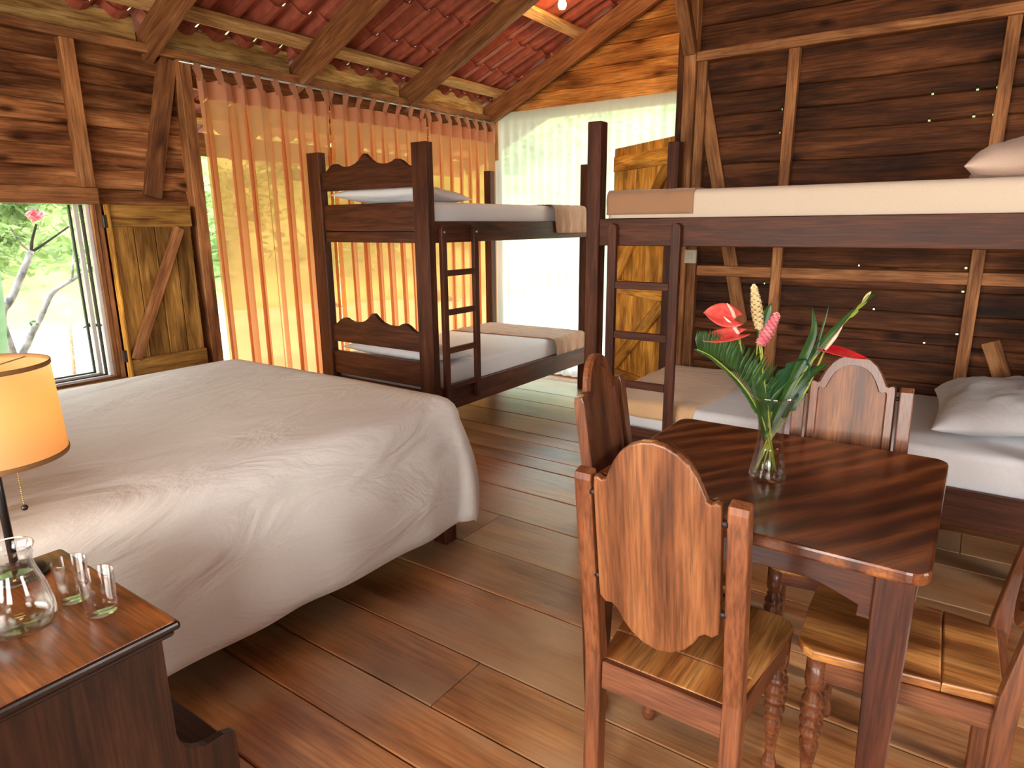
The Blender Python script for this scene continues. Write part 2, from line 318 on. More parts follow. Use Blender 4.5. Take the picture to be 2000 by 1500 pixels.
def tube_bm(bm, pts, radii, seg=8, cap=True):
    pts = [V(p) for p in pts]; prev = None; rings = []
    for i, p in enumerate(pts):
        t = (pts[min(i+1, len(pts)-1)]-pts[max(i-1, 0)]).normalized()
        a = t.orthogonal().normalized() if prev is None else (prev - t*prev.dot(t)).normalized()
        prev = a; b = t.cross(a); r = radii[i] if hasattr(radii, '__len__') else radii
        rings.append([bm.verts.new(p + (a*cos(2*pi*k/seg)+b*sin(2*pi*k/seg))*r) for k in range(seg)])
    for i in range(len(rings)-1):
        for k in range(seg): bm.faces.new((rings[i][k], rings[i][(k+1) % seg], rings[i+1][(k+1) % seg], rings[i+1][k]))
    if cap: bm.faces.new(rings[0][::-1]); bm.faces.new(rings[-1])
def tube(name, parent, pts, radii, mat, seg=8, world=None):
    bm = bmesh.new(); tube_bm(bm, pts, radii, seg); return link(name, from_bm(name, bm, M[mat], True), parent, world or Matrix.Identity(4))
def smooth_curve(pts, n=6):
    """Catmull-Rom through the points"""
    P = [V(p) for p in pts]; P = [P[0]*2-P[1]] + P + [P[-1]*2-P[-2]]; out_ = []
    for i in range(1, len(P)-2):
        for k in range(n):
            t = k/n; a, b, c, d = P[i-1], P[i], P[i+1], P[i+2]
            out_.append(.5*((2*b)+(c-a)*t+(2*a-5*b+4*c-d)*t*t+(3*b-a-3*c+d)*t**3))
    return out_+[P[-2]]
def grid_faces(nu, nv, wrap=False):
    f = []
    for i in range(nu-1):
        for j in range(nv-1 if not wrap else nv):
            j2 = (j+1) % nv; f.append((i*nv+j, i*nv+j2, (i+1)*nv+j2, (i+1)*nv+j))
    return f
nz = lambda x, y=0, z=0: noise.noise(V((x, y, z)))
def copy_tree(o, parent=None):
    c = o.copy(); col.objects.link(c); c.parent = parent
    for ch in [k for k in children[o]]: children.setdefault(c, []).append(copy_tree(ch, c))
    children.setdefault(c, []); return c
children = {}
def index_children(objs):
    for o in objs: children.setdefault(o, [])
    for o in objs:
        if o.parent: children.setdefault(o.parent, []).append(o)
def family(root):
    r = [root]; i = 0
    allo = list(col.objects)
    while i < len(r): r += [o for o in allo if o.parent == r[i]]; i += 1
    return r

# ---------------------------------------------------------------- wall boards
def wall_board(parent, M4, x0, x1, blo, bhi, mat, thick=.022, proud=0, notches=()):
    """one board of a wall; blo/bhi = functions giving the joint height at x (shared with its neighbours)"""
    nst = max(2, int((x1-x0)/.16)+1); xs = [x0+(x1-x0)*k/(nst-1) for k in range(nst)]
    nn = [n_ for n_ in notches if x0+.05 < n_ < x1-.05]
    for n_ in nn: xs += [n_-.0065, n_-.006, n_+.006, n_+.0065]
    xs.sort(); vs = []; sd = random.random()*50; c = .007; lap = .013
    xc, yc = (x0+x1)/2, (blo((x0+x1)/2)+bhi((x0+x1)/2))/2
    for x in xs:
        a, b = blo(x), bhi(x); wob = .004*nz(x*2.3+sd)
        for n_ in nn:
            if abs(x-n_) < .0062: a += .012
        pr = proud+wob
        for yy, z_ in ((a, -thick), (a, pr+lap-c), (a+c, pr+lap), ((a+b)/2, pr+lap*.5+.003), (b-c, pr), (b, pr-c), (b, -thick)): vs.append((x-xc, yy-yc, z_))
    fs = grid_faces(len(xs), 7, True)
    fs = [f[::-1] for f in fs]
    fs.append(tuple(range(7))); fs.append(tuple((len(xs)-1)*7+k for k in range(7))[::-1])
    me = mesh('plank', vs, fs, M[mat])
    return link('plank', me, parent, M4 @ Matrix.Translation((xc, yc, 0)))
def joint(z, seed, amp=.012):
    return lambda x: z + amp*nz(x*1.1+seed*7.3, seed) + amp*.35*nz(x*5+seed*3.1, seed+9)
def board_wall(parent, M4, x0, x1, zs, mat, amp=.012, clip=None, seed=0, notches={}, thick=.022, splits=()):
    js = [joint(z, seed+i, amp if 0 < i < len(zs)-1 else 0) for i, z in enumerate(zs)]
    for i in range(len(zs)-1):
        a, b = x0, x1
        if clip:
            a2, b2 = clip((zs[i]+zs[i+1])/2); a = max(a, a2); b = min(b, b2)
        if b-a < .05: continue
        wall_board(parent, M4, a, b, js[i], js[i+1], mat, thick, random.uniform(-.004, .005), notches.get(i, ()))

# roof line of the left slope, underside of the tiles
ZT = lambda X: 2.70 + .465*(X+3.95)
RX = .55   # ridge

# ---------------------------------------------------------------- floor
fl = struct('floor')
ys = [-2.2, -1.9, -1.55, -1.3, -.95, -.65, -.3, 0, .3, .58, .85, 1.105, 1.31, 1.57, 1.95, 2.245, 2.58, 2.9, 3.25, 3.42, 3.66, 3.84, 4.2, 4.58, 4.9, 5.37, 5.75]
jf = [joint(y, 40+i, .008) for i, y in enumerate(ys)]
for i in range(len(ys)-1):
    x = -4.25; first = True
    while x < 2.6:
        L_ = random.uniform(4.2, 6.6)*(.55 if x < -4 and i % 3 == 0 else 1); x2 = min(x+L_, 2.6)
        if 2.6-x2 < .6: x2 = 2.6
        a, b = ys[i], ys[i+1]; g = .0022; nst = 14; vs = []; xc, yc = (x+x2)/2, (a+b)/2; cup = random.uniform(-.001, .0015)
        for k in range(nst):
            xx = x+.0015+(x2-x-.003)*k/(nst-1); lo, hi = jf[i](xx)+g, jf[i+1](xx)-g
            for yy, z_ in ((lo, -.03), (lo, -.003), (lo+.004, cup), ((lo+hi)/2, cup-.001), (hi-.004, cup), (hi, -.003), (hi, -.03)): vs.append((xx-xc, yy-yc, z_))
        fs = [f[::-1] for f in grid_faces(nst, 7, True)]+[tuple(range(7)), tuple((nst-1)*7+k for k in range(7))[::-1]]
        link('floor_board', mesh('floor_board', vs, fs, M['floor']), fl, Matrix.Translation((xc, yc, 0)))
        x = x2
box('subfloor', fl, (-4.2, -2.2, -.16), (2.6, 5.75, -.034), 'rafter')

# ---------------------------------------------------------------- left wall (X = -4.1)
wl = struct('wall_left')
ML = fr((-4.1, 0, 0), (0, 1, 0), (0, 0, 1))
board_wall(wl, ML, -2.15, 2.40, [1.70, 1.81, 1.92, 2.03, 2.14, 2.25, 2.35, 2.455, 2.5], 'wall_l', seed=1, amp=.018)
board_wall(wl, ML, -2.15, 2.40, [0, .17, .33, .48, .60], 'wall_l', seed=12)
board_wall(wl, ML, 1.80, 2.40, [.60, .74, .88, 1.02, 1.16, 1.30, 1.44, 1.57, 1.70], 'wall_l', seed=20)
board_wall(wl, ML, -2.15, .42, [.60, .76, .92, 1.08, 1.24, 1.40, 1.55, 1.70], 'wall_l', seed=30)
beam('wall_plate', wl, (-4.07, -2.15, 2.475), (-4.07, 5.6, 2.475), .05, .09, 'timber')
for y0, wy in ((1.745, .07), (.42, .07), (-.9, .07)):
    beam('stud', wl, (-4.065, y0, 1.70 if y0 > 1 else 0), (-4.065, y0, 2.45), wy, .065, 'timber', yd=(0, 1, 0))
beam('stud', wl, (-4.06, 2.365, 0), (-4.06, 2.365, 2.45), .075, .09, 'timber', yd=(0, 1, 0))
beam('brace', wl, (-4.075, 2.10, 1.66), (-4.075, 2.295, 2.45), .1, .045, 'timber', yd=(0, 1, 0))
beam('stud', wl, (-4.07, 5.50, 0), (-4.07, 5.50, 2.45), .07, .07, 'timber', yd=(0, 1, 0))
beam('header_beam', wl, (-4.14, 2.40, 2.385), (-4.14, 5.47, 2.385), .13, .05, 'rafter')
# eaves boards between the rafters
RY = [-1.98, -.94, .105, 1.145, 2.185, 3.226, 4.306, 5.45]
for i in range(len(RY)-1):
    a, b = RY[i]+.035, RY[i+1]-.035
    wall_board(wl, fr((-4.13, 0, 0), (0, 1, 0), (0, 0, 1)), a, b, lambda x: 2.502, joint(2.662, 70+i, .012), 'frieze', .024)

# ---------------------------------------------------------------- window in the left wall
wd = struct('window_1')
beam('window_header', wd, (-4.06, .35, 1.655), (-4.06, 1.78, 1.655), .085, .09, 'timber')
beam('window_sill', wd, (-4.05, .42, .612), (-4.05, 1.79, .612), .045, .13, 'shutter')
for k, (x, wz, wy, mt) in enumerate(((-4.035, .022, .022, 'timber'), (-4.065, .02, .02, 'alu'), (-4.09, .02, .012, 'barkd'), (-4.12, .02, .022, 'alu'), (-4.15, .016, .012, 'black'))):
    ye = 1.745-.018*k; yo = 0.46
    beam('frame_strip', wd, (x, ye, .64), (x, ye, 1.61), wy, wz, mt, yd=(0, 1, 0), bev=.001)
    beam('frame_strip', wd, (x, yo, .64+.006*k), (x, ye, .64+.006*k), .016, wz, mt, bev=.001)
beam('jamb', wd, (-4.08, 1.775, .60), (-4.08, 1.775, 1.70), .03, .1, 'timber', yd=(0, 1, 0))
beam('jamb', wd, (-4.08, .44, .60), (-4.08, .44, 1.62), .03, .1, 'timber', yd=(0, 1, 0))

# shutter folded back flat against the wall
sh = struct('shutter'); sh['kind'] = 'thing'
tag(sh, 'weathered yellow-brown board shutter with diagonal brace, folded open beside the window', 'shutter')
yy = 1.80
for wd_ in (.135, .12, .115, .105):
    beam('shutter_board', sh, (-4.015, yy+wd_/2, .625), (-4.015, yy+wd_/2, 1.612), wd_-.004, .02, 'shutter', yd=(0, 1, 0)); yy += wd_
beam('ledge', sh, (-3.993, 1.80, 1.55), (-3.993, 2.275, 1.55), .12, .022, 'shutter')
beam('ledge', sh, (-3.993, 1.80, .68), (-3.993, 2.275, .68), .11, .022, 'shutter')
beam('diagonal_brace', sh, (-3.98, 1.835, .735), (-3.98, 2.19, 1.485), .062, .024, 'timber', yd=(0, 1, 0))
beam('edge_strip', sh, (-3.99, 1.797, .625), (-3.99, 1.797, 1.612), .014, .045, 'door', yd=(0, 1, 0))
for z_ in (.76, 1.52): box('hinge', sh, (-4.0, 1.77, z_-.035), (-3.985, 1.80, z_+.035), 'peg', 'z')

# ---------------------------------------------------------------- gable wall (Y = 5.55)
wg = struct('wall_gable')
MG = fr((0, 5.55, 0), (1, 0, 0), (0, 0, 1))
clipg = lambda z: ((z-2.62)/.465-3.95-.12 if z > 2.55 else -4.2, (2.62+.465*(RX+3.95)+.465*RX-z)/.465 if z > 2.6 else 9)
board_wall(wg, MG, -4.25, -1.3, [2.52, 2.67, 2.82, 2.98, 3.12, 3.29, 3.46, 3.63, 3.8, 3.97], 'wall_g', seed=50, amp=.02, clip=clipg)
beam('corner_post', wg, (-4.03, 5.50, 2.1), (-4.03, 5.50, 2.5), .05, .06, 'timber', yd=(0, 1, 0))
beam('corner_post', wg, (-4.1, 5.59, 0), (-4.1, 5.59, 2.52), .09, .09, 'timber', yd=(0, 1, 0))
beam('opening_header', wg, (-4.1, 5.60, 2.49), (-1.7, 5.60, 2.49), .07, .06, 'timber')
beam('threshold', wg, (-4.1, 5.62, .02), (-1.7, 5.62, .02), .06, .1, 'timber')

# ---------------------------------------------------------------- recess wall with the open door (X = -1.70)
wj = struct('wall_recess')
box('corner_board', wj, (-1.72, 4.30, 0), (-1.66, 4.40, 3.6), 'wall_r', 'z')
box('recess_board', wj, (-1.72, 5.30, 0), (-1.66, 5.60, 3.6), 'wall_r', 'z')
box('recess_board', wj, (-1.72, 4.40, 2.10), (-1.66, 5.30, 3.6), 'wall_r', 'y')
dr = struct('door_1')
u = V((-.71, .485, 0)).normalized(); nrm = V((-u.y, u.x, 0))*1; nrm = V((u.y, -u.x, 0))*-1
nrm = V((-.564, -.826, 0)).normalized(); hp = V((-1.725, 4.42, 0))
s_ = 0
for wd_ in (.19, .16, .18, .17, .16):
    c0 = hp+u*(s_+wd_/2); beam('door_board', dr, (c0.x, c0.y, .02), (c0.x, c0.y, 2.05), wd_-.005, .024, 'door', yd=tuple(u)); s_ += wd_
for z_ in (1.93, 1.0, .28):
    a = hp+u*.03+nrm*.024; b = hp+u*.83+nrm*.024; beam('ledge', dr, (a.x, a.y, z_), (b.x, b.y, z_), .11, .024, 'door')
for za, zb in ((1.87, 1.08), (.92, .35)):
    a = hp+u*.1+nrm*.024; b = hp+u*.76+nrm*.024; beam('diagonal_brace', dr, (a.x, a.y, za), (b.x, b.y, zb), .1, .022, 'door')

# ---------------------------------------------------------------- right wall (Y = 4.3)
wr = struct('wall_right')
MR = fr((0, 4.34, 0), (1, 0, 0), (0, 0, 1))
zr = [0, .16, .31, .46, .582, .703, .80, .869, .978, 1.103, 1.228, 1.36, 1.50, 1.66, 1.841, 1.998, 2.13, 2.262, 2.455, 2.66, 2.83, 3.0, 3.17, 3.34, 3.52, 3.7, 3.9, 4.1, 4.3, 4.5]
notch = {7: [-.053], 8: [-.472], 9: [-.055, -1.099], 10: [-.057, -.575], 15: [-.318, -.122, -.038, -1.08], 16: [-.318, -.122, -.038, -1.077], 6: [-.2]}
clipr = lambda z: (-9 if z < 2.6 else (z-2.62)/.465-3.95-.1, 9 if z < 2.6 else RX+(4.71-z)/.465)
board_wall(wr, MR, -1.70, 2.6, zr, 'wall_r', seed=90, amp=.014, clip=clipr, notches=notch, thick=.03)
beam('corner_post', wr, (-1.625, 4.29, 0), (-1.625, 4.29, 3.45), .075, .07, 'timber', yd=(1, 0, 0))
beam('corner_post', wr, (-1.555, 4.305, 0), (-1.555, 4.305, 2.45), .06, .05, 'timber', yd=(1, 0, 0))
for x in (-1.02, -.01, .99, 1.99): beam('stud', wr, (x, 4.305, 0), (x, 4.305, 2.45), .06, .05, 'timber', yd=(1, 0, 0))
beam('wall_plate', wr, (-1.585, 4.295, 2.475), (2.6, 4.295, 2.475), .055, .08, 'timber')
for a, b in ((-1.52, -1.05), (-.99, -.04), (.02, .96), (1.02, 1.96)): beam('nogging', wr, (a, 4.305, 1.182), (b, 4.305, 1.182), .066, .045, 'timber')
beam('diagonal_brace', wr, (-1.22, 4.32, .85), (-1.57, 4.32, 2.35), .085, .02, 'timber', yd=(1, 0, 0))
beam('diagonal_brace', wr, (.45, 4.32, .0), (.10, 4.32, .85), .085, .02, 'timber', yd=(1, 0, 0))
beam('knee_brace', wr, (-1.62, 4.25, 2.50), (-1.62, 3.80, 3.14), .075, .06, 'rafter', yd=(1, 0, 0))

# ---------------------------------------------------------------- unseen rest of the room
we = struct('wall_side')
def slabs_with_hole(parent, axis, pos, a0, a1, z1, holes, mat):
    """vertical slab pieces around rectangular holes [(a,b,za,zb)] sorted by a"""
    def bx_(a, b, za, zb):
        if b-a < .01 or zb-za < .01: return
        if axis == 'x': box('board_panel', parent, (pos-.02, a, za), (pos+.02, b, zb), mat, 'y')
        else: box('board_panel', parent, (a, pos-.02, za), (b, pos+.02, zb), mat, 'x')
    cur = a0
    for a, b, za, zb in holes: bx_(cur, a, 0, z1); bx_(a, b, 0, za); bx_(a, b, zb, z1); cur = b
    bx_(cur, a1, 0, z1)
slabs_with_hole(we, 'x', 2.55, -2.1, 4.3, 4.0, [(1.4, 2.4, 1.0, 2.3)], 'wall_r')
wb = struct('wall_rear')
slabs_with_hole(wb, 'y', -2.08, -4.15, 2.6, 4.9, [(-2.8, -.4, .8, 2.2), (.4, 2.0, .8, 2.2)], 'wall_r')

# ---------------------------------------------------------------- roof
rf = struct('roof')
for y in RY:
    beam('rafter', rf, (-5.0, y, ZT(-5.0)-.04-.095), (RX, y, ZT(RX)-.04-.095), .17, .055, 'rafter', yd=(0, 0, 1))
for x in (-4.85, -3.93, -3.085, -2.25, -1.4, -.55, .3):
    zc = ZT(x)-.021
    beam('purlin', rf, (x, -2.3, zc), (x, 6.2, zc), .09, .04, 'purlin', yd=(1, 0, .465))
beam('fascia', rf, (-5.02, -2.3, ZT(-5.02)-.1), (-5.02, 6.2, ZT(-5.02)-.1), .17, .025, 'porch')
beam('barge_board', rf, (-5.0, 6.2, ZT(-5.0)-.08), (RX, 6.2, ZT(RX)-.08), .2, .025, 'porch')
# single tiles, local X up the slope, local Y along the eaves
prof = [(0, 0), (.035, -.004), (.07, .008), (.105, .045), (.125, .056), (.145, .052), (.175, .012), (.2, 0)]
tv, tf = [], []; TL = .40
for k, xx in enumerate((0, TL)):
    for (yq, zq) in prof: tv.append((xx, yq*1.06, zq + .026*(1-k)))
for k, xx in enumerate((TL, 0)):
    for (yq, zq) in prof: tv.append((xx, yq*1.06, zq + .026*k + .012))
npf = len(prof)
for a in range(3):
    for j in range(npf-1): tf.append((a*npf+j, (a+1)*npf+j, (a+1)*npf+j+1, a*npf+j+1))
for j in range(npf-1): tf.append((3*npf+j, j, j+1, 3*npf+j+1))
tile_me = mesh('tile', tv, tf, M['tile'])
sl = V((1, 0, .465)).normalized(); STEP = .36
bmr = bmesh.new()
def tile_world(x, y): return fr((x, y, ZT(x)), (1, 0, .465), (0, 1, 0))
nt_ = 0
for iy in range(-12, 31):
    y = iy*.2+.03
    for ix in range(0, 18):
        x = -5.08+ix*STEP*sl.x
        if x > RX: continue
        seen = (y > 1.9 and -4.2 < x < -1.9 and y < 5.6)
        if seen: link('tile', tile_me, rf, tile_world(x, y)); nt_ += 1
        else:
            mw = tile_world(x, y); off = [bmr.verts.new(mw @ V(v)) for v in tv]
            for f in tf: bmr.faces.new([off[i] for i in f])
o = link('tile_field', from_bm('tile_field', bmr, M['tile']), rf); tag(o, kind='stuff')
box('right_slope', rf, (-.02, 0, 0), (.0, .01, .01), 'tile')
rs = link('roof_slope', box_me('roof_slope', 3.6, 8.5, .04, M['tile'], 0), rf, fr((RX+1.6, 1.95, ZT(RX)-.465*1.6+.05), (1, 0, -.465), (0, 1, 0)))
bpy.data.objects.remove(bpy.data.objects['right_slope'])

# ---------------------------------------------------------------- curtains
rod = empty('curtain_rail', (-4.0, 3.9, 2.44), label='thin grey metal rail under the wall plate carrying the orange curtain', cat='curtain rail')
tube('rail', rod, [(-4.018, 2.33, 2.437), (-4.018, 5.47, 2.437)], .008, 'metal')
for y in (2.42, 3.4, 4.45, 5.4): beam('bracket', rod, (-4.045, y, 2.437), (-4.012, y, 2.437), .02, .012, 'metal')
def fold(y, z, ph):
    t = (2.36-z)/2.3; sp = 1+.06*nz(y*1.7)
    a = .040*(.75+.35*t)*(1+.45*nz(y*2.7, ph))
    q = fold_phase(y, z, ph)
    return a*(sin(q)+.22*sin(2*q+1)) + .01*nz(y*1.1+ph, z*.7)
def fold_phase(y, z, ph):
    t = (2.36-z)/2.3
    return 2*pi*(y+.055*nz(y*2.6+ph*3, 3)+.03*nz(y*6.5+ph, 5)+.02*t*nz(y*1.3, ph))/.135
def fold_y(y, z, ph):
    # the cloth doubles back on itself at each pleat
    t = min(1, (2.36-z)/.25)
    return .022*t*(1+.9*nz(y*4.3, ph))*sin(2*fold_phase(y, z, ph)+.6)
def orange_curtain(y0, y1, ph, label, spread=0.0):
    root = empty('orange_curtain', (-4.0, (y0+y1)/2, 0), label=label, cat='curtain', group='orange tab-top curtains along the left wall')
    ny = int((y1-y0)/.007); zs = [2.362, 2.30, 2.262, 2.2, 2.0, 1.7, 1.4, 1.1, .8, .5, .25, .04]
    pts = []
    for z in zs:
        for j in range(ny+1):
            f = j/ny; y = y0+(y1-y0)*f
            t = (2.36-z)/2.3; y2 = y + .02*t*nz(y*3, ph) + fold_y(y, z, ph)
            zz = z
            if z > 2.35: zz -= .014*abs(sin(pi*(y-y0)/tabd(y0, y1)))  # the heading sags between tabs
            pts.append((-4.015+fold(y, z, ph), y2, zz))
    me = mesh('cloth', [(a+4.0, b-(y0+y1)/2, c) for a, b, c in pts], grid_faces(len(zs), ny+1), M['curtain'], True)
    link('cloth', me, root, Matrix.Translation((-4.0, (y0+y1)/2, 0)))
    hv = []; zs2 = [2.366, 2.33, 2.29, 2.252]
    for z in zs2:
        for j in range(ny+1):
            f = j/ny; y = y0+(y1-y0)*f; zz = z
            if z > 2.35: zz -= .014*abs(sin(pi*(y-y0)/tabd(y0, y1)))
            hv.append((.019-.030+fold(y, z, ph), y-(y0+y1)/2+.02*((2.36-z)/2.3)*nz(y*3, ph)+fold_y(y, z, ph), zz))
    link('heading', mesh('heading', hv, grid_faces(4, ny+1), M['hem'], True), root, Matrix.Translation((-4.0, (y0+y1)/2, 0)))
    nt = round((y1-y0)/tabd(y0, y1))
    for k in range(nt+1):
        y = y0+.012+(y1-y0-.03)*k/nt; x0 = -4.015+fold(y, 2.36, ph)+.004
        vs = []; hw = .019
        path = [(x0, 2.34), (x0, 2.38), (-4.005, 2.428), (-4.008, 2.445), (-4.018, 2.449), (-4.028, 2.443), (-4.030, 2.42), (x0-.01, 2.37), (x0-.006, 2.34)]
        for px, pz in path:
            for dy in (-hw, hw): vs.append((px+4.0, y+dy-(y0+y1)/2, pz))
        link('tab', mesh('tab', vs, grid_faces(len(path), 2), M['hem'], True), root, Matrix.Translation((-4.0, (y0+y1)/2, 0)))
    return root
def tabd(a, b): return (b-a)/round((b-a)/.135)
orange_curtain(2.425, 3.42, .3, 'orange tab-top curtain panel nearest the shutter, with a lit gap at its edge')
orange_curtain(3.45, 4.46, 1.7, 'orange tab-top curtain panel behind the bunk bed headboard, middle of the three')
orange_curtain(4.49, 5.43, 2.9, 'orange tab-top curtain panel closest to the white sheer curtain and room corner')

sc_ = empty('sheer_curtain', (-2.9, 5.5, 0), label='white sheer curtain over the bright end wall opening beside the orange curtain', cat='curtain')
nx = 300; zs = [2.525, 2.49, 2.43, 2.2, 1.9, 1.5, 1.1, .7, .35, .03]; vs = []
for z in zs:
    for j in range(nx+1):
        x = -4.03+2.29*j/nx; t = (2.5-z)/2.5
        vs.append((x+2.9, .0+(.004+.016*min(1, t*5))*sin(2*pi*(x+.03*nz(x*2))/.1)+.012*nz(x*3, z), z))
link('cloth', mesh('cloth', vs, grid_faces(len(zs), nx+1), M['sheer'], True), sc_, Matrix.Translation((-2.9, 5.5, 0)))
vs = []
for z in (2.527, 2.455):
    for j in range(nx+1):
        x = -4.03+2.29*j/nx; vs.append((x+2.9, -.006+.004*sin(2*pi*(x+.03*nz(x*2))/.1)+.012*nz(x*3, z), z))
link('heading', mesh('heading', vs, grid_faces(2, nx+1), M['sheer'], True), sc_, Matrix.Translation((-2.9, 5.5, 0)))

# ---------------------------------------------------------------- bunk beds
BW, BL = 1.12, 2.12
def scallop(w, z0, z1, zlow, peak, n=10):
    """ogee-topped board outline, local x across, y up"""
    pts = [(0, z0), (w, z0)]
    top = [(1.0, zlow), (.97, zlow+.004), (.93, zlow+.018), (.885, zlow+.046), (.85, zlow+.058), (.82, zlow+.058), (.79, zlow+.045), (.74, zlow+.034), (.66, zlow+.036), (.60, zlow+.05),
           (.56, zlow+.07), (.53, zlow+.093), (.51, peak), (.49, peak), (.47, zlow+.093), (.44, zlow+.07), (.40, zlow+.05), (.34, zlow+.036), (.26, zlow+.034), (.21, zlow+.045),
           (.18, zlow+.058), (.15, zlow+.058), (.115, zlow+.046), (.07, zlow+.018), (.03, zlow+.004), (0, zlow)]
    return pts+[(x*w, z) for x, z in top]
def bunk(root):
    R = W[root]
    def b(name, lo, hi, g, par=root, mt='bunk', bev=.004):
        o = box(name, None, lo, hi, mt, g, bev); W[o] = R @ W[o]; o.parent = par; o.matrix_basis = Wof(par).inverted() @ W[o]; return o
    for x0 in (0, BW-.125): b('post', (x0, 0, 0), (x0+.125, .065, 1.98), 'z')
    for x0 in (0, BW-.075): b('post', (x0, BL-.075, 0), (x0+.075, BL, 1.98), 'z')
    for z0, z1 in ((1.374, 1.509), (.25, .41)):
        for x0 in (.004, BW-.036): b('side_rail', (x0, .065, z0), (x0+.032, BL-.075, z1), 'y')
        b('foot_rail', (.075, BL-.055, z0), (BW-.075, BL-.025, z1), 'x')
    b('head_rail', (.125, .018, 1.374), (BW-.125, .048, 1.445), 'x')
    b('head_rail', (.125, .018, .26), (BW-.125, .048, .40), 'x')
    b('head_board', (.125, .016, 1.454), (BW-.125, .05, 1.628), 'x'); b('head_board', (.125, .016, .425), (BW-.125, .05, .595), 'x')
    for zl, zlo, pk in ((1.72, 1.838, 1.945), (.665, .785, .892)):
        wloc = R @ fr((.125, .033, 0), (1, 0, 0), (0, 0, 1))
        o = prism('scalloped_headboard', root, scallop(BW-.25, zl, 0, zlo, pk), .034, 'bunk', wloc, .003)
    for z0 in (1.43, .32):
        for k in range(9): b('slat', (.03, .18+.215*k, z0), (BW-.03, .27+.215*k, z0+.02), 'x')
def ladder_on(root, y0, y1, xs):
    R = W[root]
    for yq in (y0, y1):
        pts = [(0, -.023), (1.16, -.023), (1.175, -.018), (1.185, 0), (1.175, .018), (1.16, .023), (0, .023)]
        prism('ladder_stile', root, pts, .03, 'bunk', R @ fr((xs, yq, .30), (0, 0, 1), (0, 1, 0)), .003)
    for z_ in (1.18, .925, .67, .42):
        o = box('rung', None, (xs-.012, y0+.023, z_-.019), (xs+.012, y1-.023, z_+.019), 'bunk', 'y'); W[o] = R @ W[o]; o.parent = root; o.matrix_basis = W[root].inverted() @ W[o]
    for yq in (y0, y1):
        o = lathe('bolt', root, [(.0001, .004), (.006, .003), (.007, 0), (.007, -.002), (.0001, -.002)], 'metal', (0, 0, 0), 12, R @ Matrix.Translation((xs+.017, yq, 1.44)) @ Matrix.Rotation(pi/2, 4, 'Y'))

b1 = empty('bunk_bed', (-3.958, 3.15, 0), 0, label='dark wooden bunk bed with scalloped headboards facing the room, before the orange curtain', cat='bunk bed', group='bunk beds')
bunk(b1); ladder_on(b1, .11, .44, BW+.018)
# second bunk lies along the right wall, head to the right
b2 = empty('bunk_bed', (.40, 3.10, 0), 0, label='dark wooden bunk bed along the right wall behind the dining table', cat='bunk bed', group='bunk beds')
# local x -> depth away from the viewer, y -> -X ; near side must be the +x side: mirror by rotation
W[b2] = Matrix.Translation((.42, 4.20, 0)) @ Matrix.Rotation(pi/2, 4, 'Z') @ Matrix.Identity(4)
W[b2] = fr((.42, 4.21, 0), (0, -1, 0), (-1, 0, 0)) @ Matrix.Identity(4)
# frame (x->-Y, y->-X) has z down, so use a proper rotation of a bunk whose ladder hangs on the -x side instead
W[b2] = fr((.42, 3.10, 0), (0, 1, 0), (-1, 0, 0)); b2.matrix_basis = W[b2]
bunk(b2); ladder_on(b2, 1.62, 1.955, -.018)

def rounded_slab(name, parent, lo, hi, r, mat, world=None, puff=.0, seed=0, n=(30, 14)):
    """mattress: box with rounded edges and a slightly uneven top"""
    bm = bmesh.new(); bmesh.ops.create_cube(bm, size=1); lo, hi = V(lo), V(hi); s = hi-lo
    for v in bm.verts: v.co = V((v.co.x*s.x, v.co.y*s.y, v.co.z*s.z))
    bmesh.ops.bevel(bm, geom=bm.edges[:], offset=r, segments=4, affect='EDGES', profile=.5)
    return link(name, from_bm(name, bm, M[mat], True), parent, Matrix.Translation((lo+hi)/2))
def mattress(lo, hi, mat, label):
    o = rounded_slab('mattress', None, lo, hi, .035, mat); tag(o, label, 'mattress', 'bunk mattresses'); return o
mattress((-3.915, 3.225, 1.452), (-2.882, 5.18, 1.63), 'sheet', 'white sheeted mattress on the upper berth of the bunk by the orange curtain')
mattress((-3.915, 3.225, .342), (-2.882, 5.18, .545), 'sheet', 'white sheeted mattress on the lower berth of the bunk by the orange curtain')
mattress((-1.61, 3.15, 1.452), (.345, 4.16, 1.64), 'sheet_warm_lit', 'sheeted mattress with warm dim light in its colour on the upper berth of the bunk along the right wall')
mattress((-1.61, 3.15, .342), (.345, 4.16, .56), 'sheet', 'white sheeted mattress on the lower berth of the bunk along the right wall')

